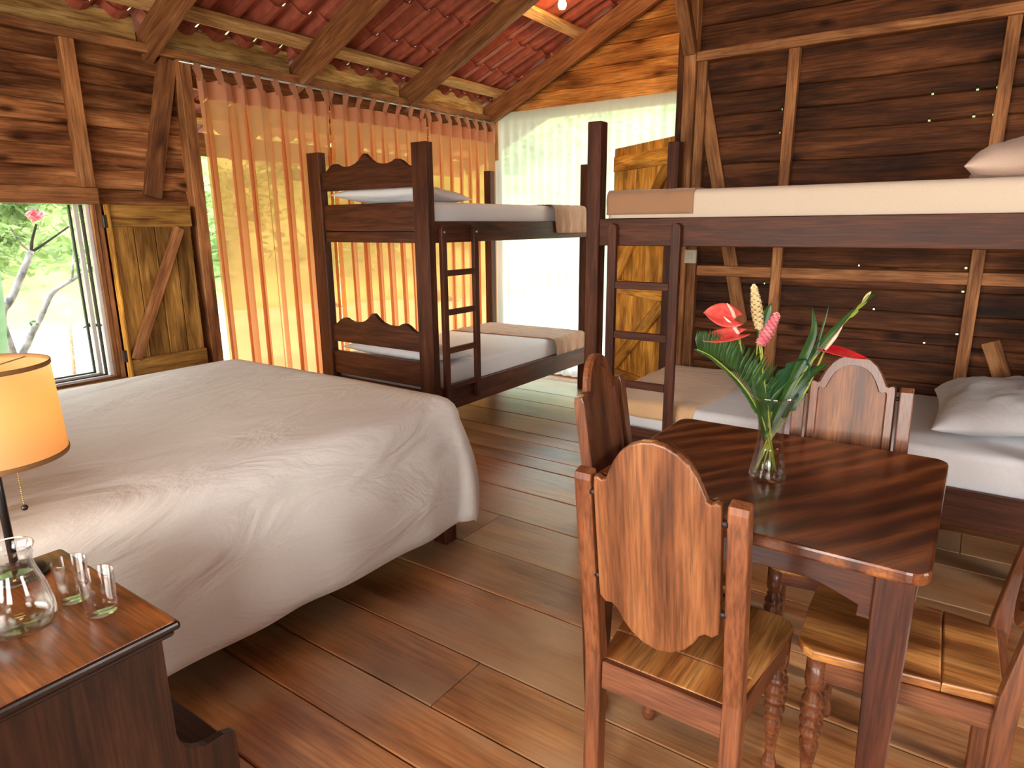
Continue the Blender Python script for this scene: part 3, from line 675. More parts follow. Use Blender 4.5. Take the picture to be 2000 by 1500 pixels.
def bend(o, r):
    """overhang o beyond an edge -> (horizontal, drop)"""
    if o <= 0: return 0, 0
    if o < r*pi/2: a = o/r; return r*sin(a), r*(1-cos(a))
    return r, r+(o-r*pi/2)
def drape(name, xr, yr, lim, ztop, mat, r=.03, nx=70, ny=50, seed=0, amp=.006, skew=None, thick=.006, gap=.006, hang=.0, label=None, cat=None, group=None):
    """cloth laid over a mattress with limits lim=(x0,x1,y0,y1), hanging over whichever side it passes"""
    vs = []; x0, x1, y0, y1 = lim
    for i in range(nx+1):
        for j in range(ny+1):
            f, g = i/nx, j/ny; s = xr[0]+(xr[1]-xr[0])*f; t = yr[0]+(yr[1]-yr[0])*g
            if skew: s, t = skew(s, t, f, g)
            X, Y, Z = s, t, ztop+gap; dz = 0; hx = hy = 0; rr = r+gap
            if s > x1-r: h, d_ = bend(s-(x1-r), rr); X = x1-r+h; dz += d_; hx = 1 if d_ >= rr else 0
            if s < x0+r: h, d_ = bend((x0+r)-s, rr); X = x0+r-h; dz += d_; hx = -1 if d_ >= rr else 0
            if t > y1-r: h, d_ = bend(t-(y1-r), rr); Y = y1-r+h; dz += d_; hy = 1 if d_ >= rr else 0
            if t < y0+r: h, d_ = bend((y0+r)-t, rr); Y = y0+r-h; dz += d_; hy = -1 if d_ >= rr else 0
            w_ = amp*(nz(s*6+seed, t*6, seed)+.6*nz(s*15, t*15+seed))
            if hx: X += hx*(abs(w_)*1.2+hang*dz*(.5+.5*sin(t*48+seed)))
            if hy: Y += hy*(abs(w_)*1.2+hang*dz*(.5+.5*sin(s*48+seed)))
            if not hx and not hy: Z += abs(w_)
            vs.append((X, Y, Z-dz))
    c = V((sum(xr)/2, sum(yr)/2, ztop))
    me = mesh(name, [V(v)-c for v in vs], grid_faces(nx+1, ny+1), M[mat], True)
    o = link(name, me, None, Matrix.Translation(c)); md = o.modifiers.new('thickness', 'SOLIDIFY'); md.thickness = thick; md.offset = 1
    return tag(o, label, cat, group)
G = 'tan blankets folded over the foot of the bunks'
drape('blanket', (-3.905, -2.62), (4.66, 5.17), (-3.91, -2.882+.05, 3.2, 5.3), 1.63, 'blanket', seed=1, hang=.07, amp=.008,
      skew=lambda s, t, f, g: (s, t+(.03-.25*(1-f))*(1-g)+.02*sin(f*5)), label='brown blanket hanging over the foot of the upper berth by the orange curtain', cat='blanket', group=G)
drape('blanket', (-3.905, -2.70), (4.62, 5.17), (-3.91, -2.882+.05, 3.2, 5.3), .545, 'blanket', seed=4, hang=.07, amp=.008,
      skew=lambda s, t, f, g: (s, t+(.1*(f-.5))*(1-g)), label='brown blanket draped over the foot of the lower berth by the orange curtain', cat='blanket', group=G)
drape('blanket', (-1.605, -1.15), (3.04, 4.14), (-1.64, .4, 3.15, 4.3), 1.64, 'blanket', seed=7, hang=.0, amp=.008, nx=30, ny=70,
      skew=lambda s, t, f, g: (s+.13*f*max(0, g-.15), t), label='tan blanket wrapped round the foot of the upper berth along the right wall', cat='blanket', group=G)
drape('blanket', (-1.605, -1.10), (3.075, 4.14), (-1.64, .4, 3.15, 4.3), .56, 'blanket_light', seed=9, hang=.05, amp=.01, nx=30, ny=70,
      skew=lambda s, t, f, g: (s+.05*f*sin(g*3), t), label='pale tan blanket over the foot of the lower berth along the right wall', cat='blanket', group=G)

def pillow(loc, sx_, sy_, h, rz, mat, label, seed=0, tilt=(0, 0)):
    n_ = 34; vs = []
    for side in (1, -1):
        for i in range(n_+1):
            for j in range(n_+1):
                u_, v_ = -1+2*i/n_, -1+2*j/n_
                uu, vv = sin(u_*pi/2), sin(v_*pi/2)
                e = max(0, (1-abs(uu)**3.2))**.5*max(0, (1-abs(vv)**3.2))**.5
                pin = 1-.10*(1-abs(uu)**2)*abs(vv)**3
                pin2 = 1-.10*(1-abs(vv)**2)*abs(uu)**3
                x = uu*sx_/2*pin2; y = vv*sy_/2*pin
                z = side*h/2*e*(1+.12*nz(uu*2.3+seed, vv*2.3, side)) + .012*e*nz(uu*6+seed, vv*6, seed)
                if side < 0: z *= .6
                vs.append((x, y, z))
    fs = grid_faces(n_+1, n_+1); k = (n_+1)**2; fs = fs+[tuple(a+k for a in f)[::-1] for f in fs]
    bm = bmesh.new(); me = mesh('t', vs, fs, None); bm.from_mesh(me); bpy.data.meshes.remove(me)
    bmesh.ops.remove_doubles(bm, verts=bm.verts[:], dist=1e-4); bmesh.ops.recalc_face_normals(bm, faces=bm.faces[:])
    wm = Matrix.Translation(V(loc)) @ Matrix.Rotation(rz, 4, 'Z') @ Matrix.Rotation(tilt[0], 4, 'X') @ Matrix.Rotation(tilt[1], 4, 'Y')
    o = link('pillow', from_bm('pillow', bm, M[mat], True), None, wm); return tag(o, label, 'pillow', 'bunk pillows')
pillow((-3.36, 3.45, 1.675), .93, .44, .13, .02, 'pillow', 'white pillow behind the headboard of the upper berth by the orange curtain', 1, (-.1, 0))
pillow((-3.36, 3.45, .59), .93, .44, .13, -.02, 'pillow', 'white pillow behind the headboard of the lower berth by the orange curtain', 2, (-.1, 0))
pillow((.14, 3.68, 1.70), .48, .86, .22, 0, 'pillow_warm_lit', 'pillow with warm dim light in its colour on the upper berth along the right wall', 3, (0, -.04))
pillow((.16, 3.70, .635), .52, .84, .22, .04, 'pillow', 'plump white pillow on the lower berth along the right wall', 4, (0, -.12))

# ---------------------------------------------------------------- big bed with duvet
bd = empty('double_bed', (-2.8, 1.3, 0), label='low double bed on dark legs hidden under the cream bedspread', cat='bed')
box('frame', bd, (-3.66, .30, .22), (-1.98, 2.24, .34), 'bunk', 'y')
for x in (-3.62, -1.95):
    for y in (.34, 2.2): box('leg', bd, (x-.04, y-.04, 0), (x+.04, y+.04, .22), 'bunk', 'z')
box('headboard', bd, (-3.72, .2, .2), (-1.9, .25, 1.0), 'bunk', 'x')
rounded_slab('mattress', bd, (-3.68, .29, .342), (-1.93, 2.23, .665), .06, 'sheet')
def bedspread():
    X0, X1, Y0, Y1, ZT_ = -3.72, -1.865,   .27, 2.33, .712; rc = .15; re = .11
    cx, cy, hx, hy = (X0+X1)/2, (Y0+Y1)/2, (X1-X0)/2, (Y1-Y0)/2
    per = []   # rounded rectangle perimeter: point, outward normal
    def arc(ax, ay, a0):
        for k in range(16): a = a0+pi/2*k/16; per.append((ax+rc*cos(a), ay+rc*sin(a), cos(a), sin(a)))
    def ln(ax, ay, bx, by, nx_, ny_, n_):
        for k in range(n_): f = k/n_; per.append((ax+(bx-ax)*f, ay+(by-ay)*f, nx_, ny_))
    ln(hx, -hy+rc, hx, hy-rc, 1, 0, 70); arc(hx-rc, hy-rc, 0); ln(hx-rc, hy, -hx+rc, hy, 0, 1, 50); arc(-hx+rc, hy-rc, pi/2)
    ln(-hx, hy-rc, -hx, -hy+rc, -1, 0, 50); arc(-hx+rc, -hy+rc, pi); ln(-hx+rc, -hy, hx-rc, -hy, 0, -1, 40); arc(hx-rc, -hy+rc, 1.5*pi)
    n_ = len(per); rings = []
    for s in (0.0, .12, .25, .38, .5, .6, .7, .78, .85, .91, .96): rings.append(('t', s))
    for a in (0, .2, .4, .6, .8, 1.0): rings.append(('e', a*pi/2))
    for d_ in (.06, .14, .22, .30, .38, .46, .53, .58, .585): rings.append(('d', d_))
    vs = []
    for kind, q in rings:
        for k, (px, py, nx_, ny_) in enumerate(per):
            ix, iy = px-nx_*re, py-ny_*re
            if kind == 't':
                x, y = ix*q, iy*q; z = ZT_+.022*(1-max(abs(x/hx), abs(y/hy))**2)
                z += .007*nz((x+cx)*2.2, (y+cy)*1.5)+.0035*nz((x+cx)*7, (y+cy)*3)
            elif kind == 'e':
                x, y = ix+nx_*re*sin(q), iy+ny_*re*sin(q); z = ZT_-re*(1-cos(q))+.005*nz((x+cx)*2.2, (y+cy)*1.5)*(1-q/1.6)
            else:
                X, Y = px+cx, py+cy
                hem = .125+.055*min(1, max(0, (1.9-Y)/1.6)) if nx_ > .5 else .12
                if nx_ > .3 and ny_ > .3: hem -= .02
                drop = ZT_-re; f = q/.585; z = drop-(drop-hem)*f
                s_ = (k/n_)*2*pi
                bil = .045*sin(min(1, f)*pi*.9)+.012*f
                wav = .014*f*nz(X*2.6+3, Y*2.6, 5)*2+.006*f*sin(k*.33+2*nz(k*.05))
                cor = .05*f*max(0, min(1, 4*nx_*ny_)) if ny_ > 0 else 0
                ex = bil+wav+cor
                if q == .585: ex -= .008; z += .004
                x, y = px+nx_*ex, py+ny_*ex
            vs.append((x, y, z))
    fs = []
    for i in range(len(rings)-1):
        for k in range(n_): k2 = (k+1) % n_; fs.append((i*n_+k, i*n_+k2, (i+1)*n_+k2, (i+1)*n_+k)[::-1])
    bm = bmesh.new(); me = mesh('t', vs, fs, None); bm.from_mesh(me); bpy.data.meshes.remove(me)
    bmesh.ops.remove_doubles(bm, verts=bm.verts[:], dist=1e-4); bmesh.ops.recalc_face_normals(bm, faces=bm.faces[:])
    o = link('bedspread', from_bm('bedspread', bm, M['duvet'], True), None, Matrix.Translation((cx, cy, 0)))
    md = o.modifiers.new('thickness', 'SOLIDIFY'); md.thickness = .01; md.offset = -1
    tag(o, 'cream bedspread draped over the double bed down to near the floor', 'bedspread'); return o
bedspread()

# ---------------------------------------------------------------- nightstand, lamp, glassware
ns = empty('nightstand', (-1.49, .42, 0), label='dark wooden nightstand with moulded top edge beside the double bed', cat='nightstand')
sp = [(.06, 0), (.06, .685), (.545, .685), (.545, .47)]
for k in range(9): a = pi/2*k/8; sp.append((.545+.075*(1-cos(a)), .47-.085*sin(a)))
sp += [(.645, .384), (.668, .375), (.672, .36), (.672, 0), (.60, 0), (.57, .05), (.16, .05), (.13, 0)]
for x in (-1.71, -1.255): prism('side_panel', ns, [(z_, -y) for y, z_ in sp], .022, 'night', fr((x, 0, 0), (0, 0, 1), (0, -1, 0)), .002)
box('shelf', ns, (-1.70, .08, .335), (-1.265, .66, .355), 'night', 'x')
box('lower_panel', ns, (-1.70, .635, .06), (-1.265, .655, .335), 'night', 'x')
dw = box('drawer', ns, (-1.69, .515, .50), (-1.275, .535, .67), 'night', 'x')
lathe('knob', dw, [(.0001, .03), (.014, .026), (.017, .018), (.008, .01), (.007, 0), (.0001, 0)], 'brass', (0, 0, 0), 16, Matrix.Translation((-1.48, .535, .585)) @ Matrix.Rotation(-pi/2, 4, 'X'))
box('back_panel', ns, (-1.70, .062, .05), (-1.265, .08, .685), 'night', 'x')
def rrect(x0, x1, y0, y1, r, n_=5):
    p = []
    for cx_, cy_, a0 in ((x1-r, y1-r, 0), (x0+r, y1-r, pi/2), (x0+r, y0+r, pi), (x1-r, y0+r, 1.5*pi)):
        for k in range(n_+1): a = a0+pi/2*k/n_; p.append((cx_+r*cos(a), cy_+r*sin(a)))
    return p
box('top_moulding', ns, (-1.75, .008, .683), (-1.23, .566, .698), 'black_edge', 'x', .005)
prism('top_edge', ns, rrect(-.272, .272, -.282, .282, .006, 2), .0175, 'black_edge', Matrix.Translation((-1.49, .292, .7085)), .006)
prism('top', ns, rrect(-.266, .266, -.276, .276, .006, 2), .004, 'nighttop', Matrix.Translation((-1.49, .292, .7182)), .0015)

lamp = empty('bedside_lamp', (-1.69, .46, .72), label='lit bedside lamp with glowing drum shade and black pole on the nightstand', cat='lamp')
LB = V((-1.69, .455, .7205))
lathe('base', lamp, [(.0001, 0), (.062, 0), (.064, .006), (.055, .014), (.02, .022), (.01, .03), (.0001, .03)], 'black', LB)
tube('pole', lamp, [LB+V((0, 0, .02)), LB+V((0, 0, .34))], .0085, 'black', 12)
lathe('bulb', lamp, [(.0001, .46), (.018, .455), (.03, .43), (.03, .41), (.02, .38), (.012, .36), (.012, .33), (.0001, .33)], 'bulb', LB, 20)
shd = lathe('lamp_shade', lamp, [(.139, .28), (.131, .483)], 'shade', LB, 64)
lathe('trim', shd, [(.1395, .278), (.141, .283), (.1405, .289), (.1385, .289)], 'shadetrim', LB, 64)
lathe('trim', shd, [(.1310, .476), (.1330, .478), (.1328, .486), (.1300, .486), (.1295, .478)], 'shadetrim', LB, 64)
bm = bmesh.new()
for a in (0, 2.09, 4.19): tube_bm(bm, [LB+V((0, 0, .47)), LB+V((.131*cos(a), .131*sin(a), .478))], .0016, 5)
tube_bm(bm, [LB+V((0, 0, .33)), LB+V((0, 0, .475))], .003, 6)
link('harp', from_bm('harp', bm, M['metal'], True), lamp)
bm = bmesh.new(); q0 = LB+V((.045, .026, .33))
for k in range(30): bmesh.ops.create_icosphere(bm, subdivisions=1, radius=.0021, matrix=Matrix.Translation(q0-V((0, 0, .0052*k))))
tag(link('pull_chain', from_bm('pull_chain', bm, M['brass'], True), lamp), kind='stuff')
lathe('pull_ball', lamp, [(.0001, .007), (.005, .005), (.0072, 0), (.005, -.005), (.0001, -.007)], 'black', q0-V((0, 0, .162)), 14)
pl_ = light('bedside_bulb_glow', 'POINT', 3.6, (1, .58, .28), shadow_soft_size=.03); pl_.location = LB+V((0, 0, .41)); pl_.parent = lamp; pl_.matrix_parent_inverse = W[lamp].inverted()

ca = empty('carafe', (-1.455, .395, .7205), label='clear glass carafe with wide neck on the nightstand beside the tumblers', cat='carafe')
CB = V((-1.45, .385, .7205))
out_p = [(.046, .0), (.055, .006), (.059, .022), (.058, .045), (.050, .085), (.039, .118), (.035, .135), (.036, .158), (.042, .17), (.0415, .173)]
in_p = [(.0385, .170), (.0325, .157), (.0315, .135), (.0355, .117), (.0465, .083), (.0545, .044), (.0550, .024), (.050, .010), (.040, .007)]
lathe('glass_body', ca, [(.0001, 0)]+out_p+in_p+[(.0001, .006)], 'glass', CB, 56)
lathe('water', ca, [(.0001, .0075), (.049, .0115), (.0540, .025), (.0535, .044), (.0455, .083), (.0385, .106), (.0001, .106)], 'water', CB, 56)
lathe('neck_ring', ca, [(.0365, .148), (.0385, .151), (.0365, .154)], 'glass', CB, 48)
def tumbler(loc, label):
    r = empty('tumbler', loc, label=label, cat='glass', group='tumblers on the nightstand')
    lathe('glass_body', r, [(.0001, 0), (.027, 0), (.0295, .004), (.0325, .088), (.0318, .0895), (.0308, .088), (.0278, .012), (.024, .010), (.0001, .010)], 'glass', loc, 48); return r
tumbler((-1.378, .497, .7205), 'clear tumbler standing nearest the bed side edge of the nightstand')
tumbler((-1.478, .488, .7205), 'clear tumbler partly behind the carafe on the nightstand')

# ---------------------------------------------------------------- dining table
tb = empty('dining_table', (-.43, 1.93, 0), label='square polished dark dining table with rounded corners and scalloped apron', cat='table')
prism('tabletop', tb, rrect(-.43, .43, -.425, .425, .045, 6), .032, 'table', Matrix.Translation((-.428, 1.932, .744)), .007)
def legm(x, y):
    pts = [(0, -.022), (0, .022), (.12, .025), (.5, .035), (.728, .040), (.728, -.040), (.5, -.035), (.12, -.025)]
    bm = bmesh.new()
    rings = []
    for z_, h in ((0, .021), (.02, .024), (.3, .033), (.55, .039), (.728, .040)):
        rings.append([bm.verts.new((z_, a*h, b*h)) for a, b in ((-1, -1), (1, -1), (1, 1), (-1, 1))])
    for i in range(4):
        for k in range(4): bm.faces.new((rings[i][k], rings[i][(k+1) % 4], rings[i+1][(k+1) % 4], rings[i+1][k]))
    bm.faces.new(rings[0][::-1]); bm.faces.new(rings[-1]); bmesh.ops.recalc_face_normals(bm, faces=bm.faces[:])
    bmesh.ops.bevel(bm, geom=bm.edges[:], offset=.003, segments=1, affect='EDGES')
    link('leg', from_bm('leg', bm, M['tleg']), tb, fr((x, y, 0), (0, 0, 1), (1, 0, 0)))
tx0, tx1, ty0, ty1 = -.805, -.062, 1.578, 2.300
for x in (tx0, tx1):
    for y in (ty0, ty1): legm(x, y)
def apron(p0, p1):
    L = (V(p1)-V(p0)).length; pts = [(0, .728), (0, .598), (.03, .598)]
    for k in range(1, 24):
        f = k/24; x = L*f; z_ = .612+.048*min(1, (1-abs(2*f-1))*2.6)**.8
        if .40 < f < .60: z_ -= .018*cos((f-.5)*5*pi)
        pts.append((x, z_))
    pts += [(L-.03, .598), (L, .598), (L, .728)]
    prism('apron', tb, pts, .02, 'tleg', fr(p0, V(p1)-V(p0), (0, 0, 1)), .002)
apron((tx0+.04, ty0-.012, 0), (tx1-.04, ty0-.012, 0)); apron((tx0+.04, ty1+.012, 0), (tx1-.04, ty1+.012, 0))
apron((tx0-.012, ty0+.04, 0), (tx0-.012, ty1-.04, 0)); apron((tx1+.012, ty0+.04, 0), (tx1+.012, ty1-.04, 0))

# ---------------------------------------------------------------- dining chairs
def make_chair():
    """local frame: origin on the floor under the rear edge centre of the seat, +Y towards the front"""
    root = empty('dining_chair', (0, 0, 0)); hw = .168; T = .075
    for s in (-1, 1):
        prof_ = [(-.028, 0), (.012, 0), (.018, .40), (.012, .47), (-T+.014, .945), (-T+.006, .962), (-T-.018, .955), (-T-.020, .94), (-.028, .47), (-.026, .38)]
        prism('rear_leg', root, [(z_, -y) for y, z_ in prof_], .042, 'chairleg', fr((s*hw, 0, 0), (0, 0, 1), (0, -1, 0)), .004)
    def outline(k=1.0, dz=0):
        half = [(.138, .655), (.139, .69), (.139, .945), (.137, .962), (.128, .966), (.118, .960), (.108, .965), (.100, .985), (.089, 1.010), (.072, 1.036), (.05, 1.055), (.026, 1.066), (0, 1.070)]
        low = [(.124, .640), (.108, .642), (.096, .632), (.084, .608), (.062, .580), (.034, .560), (0, .552)]
        pts = half+[(-x, z_) for x, z_ in half[-2::-1]]+[(-x, z_) for x, z_ in low[:-1]]+[(x, z_) for x, z_ in low[::-1]]
        return pts
    tilt = math.atan2(T, .49)
    up_ = V((0, -sin(tilt), cos(tilt)))
    pm = fr((0, -.012, .47)-0*up_ if False else V((0, -.018, .47)), up_, (1, 0, 0))
    # panel drawn in (height along tilt, x)
    pts = [((z_-.47), x) for x, z_ in outline()]
    prism('back_panel', root, pts, .02, 'chair', pm, .004)
    # raised border on the front face of the panel
    zc = .80; bm = bmesh.new(); o1 = outline(); inner = [(x*.79, zc+(z_-zc)*(.86 if z_ > zc else .84)) for x, z_ in o1]; nn_ = len(o1)
    nrm_ = 1 if (pm.to_3x3() @ V((0, 0, 1))).y > 0 else -1
    z0, z1 = nrm_*.010, nrm_*.019
    A_ = [bm.verts.new((z_-.47, x*.985, z0)) for x, z_ in o1]; B_ = [bm.verts.new((zc-.47+(z_-zc)*.985, x*.95, z1)) for x, z_ in o1]
    C_ = [bm.verts.new((z_-.47, x, z1)) for x, z_ in inner]; D_ = [bm.verts.new((z_-.47, x*.96, z0)) for x, z_ in inner]
    for k in range(nn_):
        k2 = (k+1) % nn_
        for a, b in ((A_, B_), (B_, C_), (C_, D_)): bm.faces.new((a[k], a[k2], b[k2], b[k]))
    bmesh.ops.recalc_face_normals(bm, faces=bm.faces[:])
    bp_ = [o for o in col.objects if o.parent == root and o.name.startswith('back_panel')][0]
    link('raised_border', from_bm('raised_border', bm, M['chairleg']), bp_, pm)
    for s in (-1, 1):
        for z_ in (.70, .915):
            yc = -.018-T*(z_-.47)/.49
            tube('peg', root, [(s*.136, yc, z_), (s*.15, yc, z_)], .008, 'peg', 10)
    # seat in two glued boards
    def sw(y): return .158+(.212-.158)*y/.42
    f0 = [(.0, -sw(.02)+.02), (.118, -sw(.118)), (.118, sw(.118)), (.0, sw(.02)-.02)]
    prism('seat_board', root, [(.0, -.150), (.0, .150), (.012, .158), (.117, sw(.117)), (.117, -sw(.117)), (.012, -.158)], .026, 'seat', fr((0, 0, .437), (0, 1, 0), (-1, 0, 0)), .004)
    fp = [(.119, sw(.119)), (.33, sw(.33)), (.385, sw(.36)+.002), (.41, sw(.36)-.012), (.425, sw(.36)-.04), (.428, .1), (.43, 0)]
    prism('seat_board', root, fp+[(a, -b) for a, b in fp[-2::-1]], .026, 'seat', fr((0, 0, .437), (0, 1, 0), (-1, 0, 0)), .005)
    # rails under the seat
    box('seat_rail', root, (-hw+.02, -.018, .372), (hw-.02, .004, .448), 'chairleg', 'x')
    box('seat_rail', root, (-.17, .375, .365), (.17, .395, .423), 'chairleg', 'x')
    for s in (-1, 1): beam('seat_rail', root, (s*.162, .0, .394), (s*.187, .385, .394), .058, .02, 'chairleg')
    # turned front legs
    lp = [(.0001, 0), (.016, 0), (.020, .012), (.019, .03), (.013, .05), (.015, .10), (.021, .15), (.024, .17), (.017, .185), (.026, .198), (.027, .206), (.020, .216), (.028, .228), (.029, .236), (.022, .246),
          (.029, .258), (.030, .267), (.022, .278), (.029, .29), (.028, .298), (.020, .308), (.024, .318), (.017, .328), (.024, .338), (.026, .35), (.026, .423), (.0001, .423)]
    for s in (-1, 1): lathe('front_leg', root, lp, 'chairleg', (s*.178, .375, 0), 24)
    return root
chair = make_chair(); fam = family(chair); index_children(fam)
CG = 'carved-back dining chairs round the table'
def seat_at(c, x, y, ang, label):
    c.matrix_basis = Matrix.Translation((x, y, 0)) @ Matrix.Rotation(radians(ang), 4, 'Z'); tag(c, label, 'chair', CG)
c2, c3, c4 = copy_tree(chair), copy_tree(chair), copy_tree(chair)
seat_at(chair, -.482, 1.282, 0, 'wooden dining chair nearest the viewer, its plain panel back turned this way')
seat_at(c2, -.905, 1.925, -84, 'wooden dining chair at the table side towards the bunk ladder and double bed')
seat_at(c3, -.30, 2.46, 190, 'wooden dining chair on the far side of the table, behind the flower vase')
c3.scale = (1, 1, .965)
seat_at(c4, .163, 1.81, 92, 'wooden dining chair with sunlit seat at the right side of the table')

# ---------------------------------------------------------------- vase and flowers
va = empty('vase', (-.428, 1.895, .76), label='tall clear glass vase with flared rim and water in the middle of the table', cat='vase')
VB = V((-.428, 1.895, .7605))
vo_ = [(.046, 0), (.051, .006), (.051, .014), (.044, .05), (.037, .09), (.034, .125), (.036, .16), (.044, .2), (.058, .235), (.066, .252)]
vi_ = [(.064, .2525), (.0555, .236), (.0415, .2), (.0335, .16), (.0315, .125), (.0345, .09), (.0415, .05), (.047, .018), (.044, .013)]
lathe('glass_body', va, [(.0001, 0)]+vo_+vi_+[(.0001, .012)], 'glass', VB, 56)
lathe('water', va, [(.0001, .0135), (.0435, .0145), (.0462, .019), (.0407, .05), (.0338, .09), (.0320, .108), (.0001, .108)], 'water', VB, 48)

def frame_of(p, tip, nrm):
    p, tip = V(p), V(tip); x = (tip-p).normalized(); return fr(p, x, V(nrm).cross(x)), (tip-p).length
def flower(name, label, cat, group=None): return empty(name, (VB.x, VB.y, VB.z+.1), label=label, cat=cat, group=group)
def stem_to(root, base_off, end, r=.0035, bow=(0, 0, 0), mt='stem', low=.02):
    b0 = VB+V((base_off[0], base_off[1], low)); neck = VB+V((-base_off[0]*.35, -base_off[1]*.35, .14)); e = V(end)
    mid = (neck+e)/2+V(bow); tube('stem', root, smooth_curve([b0, neck, mid, e], 6), r, mt, 8)
def spathe(root, p, tip, nrm, width, mt, nu=14, nv=10):
    """heart-shaped waxy bract from the stem point p to its tip"""
    Fm, L = frame_of(p, tip, nrm); vs = []
    for i in range(nu+1):
        t = i/nu
        w_ = width*(sin(pi*min(1, t*.92+.08))**.75)*(1-.25*t) if t < 1 else 0
        xb = L*t
        for j in range(nv+1):
            s = -1+2*j/nv; lobe = -.28*L*(1-t)*(abs(s)**1.5)*(1 if t < .5 else 1)
            zq = .16*width*s*s + .03*width*sin(pi*t*2) - .25*width*t*t + .02*width*sin(j*1.7)
            vs.append((xb+lobe*(1-t), w_*s, zq))
    o = link('spathe', mesh('spathe', vs, grid_faces(nu+1, nv+1), M[mt], True), root, Fm)
    md = o.modifiers.new('thickness', 'SOLIDIFY'); md.thickness = .0016; return o
def anthurium(p, tip, nrm, width, sp_tip, mt, label, off, bow=(0, 0, 0)):
    r = flower('anthurium', label, 'flower', 'anthuriums in the vase'); stem_to(r, off, p, .0028, bow); spathe(r, p, tip, nrm, width, mt)
    a, b = V(p)+V((0, 0, .002)), V(sp_tip); tube('spadix', r, smooth_curve([a, (a+b)/2+V((.003, 0, 0)), b], 5), [.0048]*6+[.0042, .0035, .0030, .0022, .001], 'spadix', 10)
tc_ = V((.57, -.82, 0))
anthurium((-.520, 1.828, 1.182), (-.605, 1.768, 1.170), (.18, -.45, .9), .034, (-.556, 1.802, 1.232), 'red', 'coral red anthurium, lower one of the pair left of the cream ginger', (.02, .01), (-.02, 0, .02))
anthurium((-.535, 1.832, 1.225), (-.600, 1.776, 1.246), (.35, -.75, .62), .042, (-.552, 1.81, 1.268), 'red', 'coral red anthurium, upper one of the pair left of the cream ginger', (.015, .02), (-.02, .0, .02))
anthurium((-.322, 1.972, 1.134), (-.222, 2.037, 1.116), (-.1, -.42, .9), .036, (-.286, 1.990, 1.207), 'deepred', 'deep red anthurium reaching out at the right of the bouquet', (-.03, -.02), (.01, 0, -.01))
# hood petal behind the right anthurium
def ginger(base, tip, w_, mt, label, off):
    r = flower('torch_ginger', label, 'flower', 'ginger flowers in the vase'); stem_to(r, off, base, .003)
    base, tip = V(base), V(tip); ax = (tip-base); L = ax.length; ax.normalize(); side = ax.orthogonal().normalized(); sd2 = ax.cross(side)
    bm = bmesh.new(); tube_bm(bm, [base, base+ax*L*.9], [.006, .003], 8)
    k = 0
    for lev in range(17):
        t = lev/17; rr = w_*(sin(pi*min(1, t*.9+.12))**.6)*(1-.35*t)
        for m_ in range(5):
            a = 2*pi*(m_/5)+lev*.65; d_ = side*cos(a)+sd2*sin(a); p = base+ax*(L*t)
            q = p+d_*rr+ax*(L*.13); wv = ax.cross(d_)*w_*.5
            v1, v2, v3, v4, v5 = (bm.verts.new(z_) for z_ in (p, p+d_*rr*.6+wv+ax*L*.04, q, p+d_*rr*.6-wv+ax*L*.04, p+d_*rr*.75+ax*L*.03))
            bm.faces.new((v1, v2, v5)); bm.faces.new((v2, v3, v5)); bm.faces.new((v3, v4, v5)); bm.faces.new((v4, v1, v5))
    tag(link('bracts', from_bm('bracts', bm, M[mt], True), r), kind='stuff')
ginger((-.473, 1.859, 1.195), (-.493, 1.846, 1.312), .021, 'cream', 'cream white ginger flower standing tallest in the bouquet', (.01, -.02))
ginger((-.470, 1.862, 1.150), (-.437, 1.886, 1.236), .026, 'pink', 'pink ginger flower just below the cream one', (0, .02))

def leaf_blade(name, root, pts, width, mt, nrm=(.57, -.82, .2), n_=14, cup=.25, tipk=1.0):
    """long leaf along a curve"""
    c = smooth_curve(pts, n_); vs = []; nc = len(c); nrm = V(nrm)
    for i, p in enumerate(c):
        t = i/(nc-1); tg = (c[min(i+1, nc-1)]-c[max(i-1, 0)]).normalized(); sd = tg.cross(nrm).normalized(); nn = sd.cross(tg)
        w_ = width*(sin(pi*min(1, .06+t*.94))**.7)
        for s in (-1, -.5, 0, .5, 1): vs.append(p+sd*w_*s+nn*(cup*width*s*s))
    return link(name, mesh(name, vs, grid_faces(nc, 5), M[mt], True), root)
# feather palm frond at the left
r = flower('palm_frond', 'green feathery palm frond fanning out to the left of the vase', 'leaf')
ra = smooth_curve([VB+V((.02, .0, .03)), (-.447, 1.878, .93), (-.50, 1.84, 1.035), (-.57, 1.79, 1.115), (-.612, 1.762, 1.142)], 10)
tube('stem', r, ra, [.004*(1-.7*i/(len(ra)-1)) for i in range(len(ra))], 'stem', 7)
bm = bmesh.new(); kk = 0
for i in range(12, len(ra)-1):
    t = (i-12)/(len(ra)-13); p = ra[i]; tg = (ra[i+1]-ra[i-1]).normalized(); upd = (V((0, 0, 1))-tg*tg.z).normalized()
    for q in range(2):
        pp = p.lerp(ra[i+1], q*.5)
        for sg, ln in ((1, .13), (-1, .022)):
            L = ln*(1-.62*t)*random.uniform(.9, 1.05)*(1 if sg > 0 else 1); d_ = (upd*sg*.85+tg*(.45 if sg > 0 else .9)).normalized()+V((.57, -.82, 0))*random.uniform(-.12, .12)
            e = pp+d_*L; m_ = pp+d_*L*.45; wv = tg*.0075
            a, b, c_, d2, e2 = (bm.verts.new(z_) for z_ in (pp, m_+wv, e, m_-wv, m_+V((.57, -.82, 0))*.003))
            bm.faces.new((a, b, e2)); bm.faces.new((b, c_, e2)); bm.faces.new((c_, d2, e2)); bm.faces.new((d2, a, e2))
tag(link('leaflets', from_bm('leaflets', bm, M['vleaf'], True), r), kind='stuff')
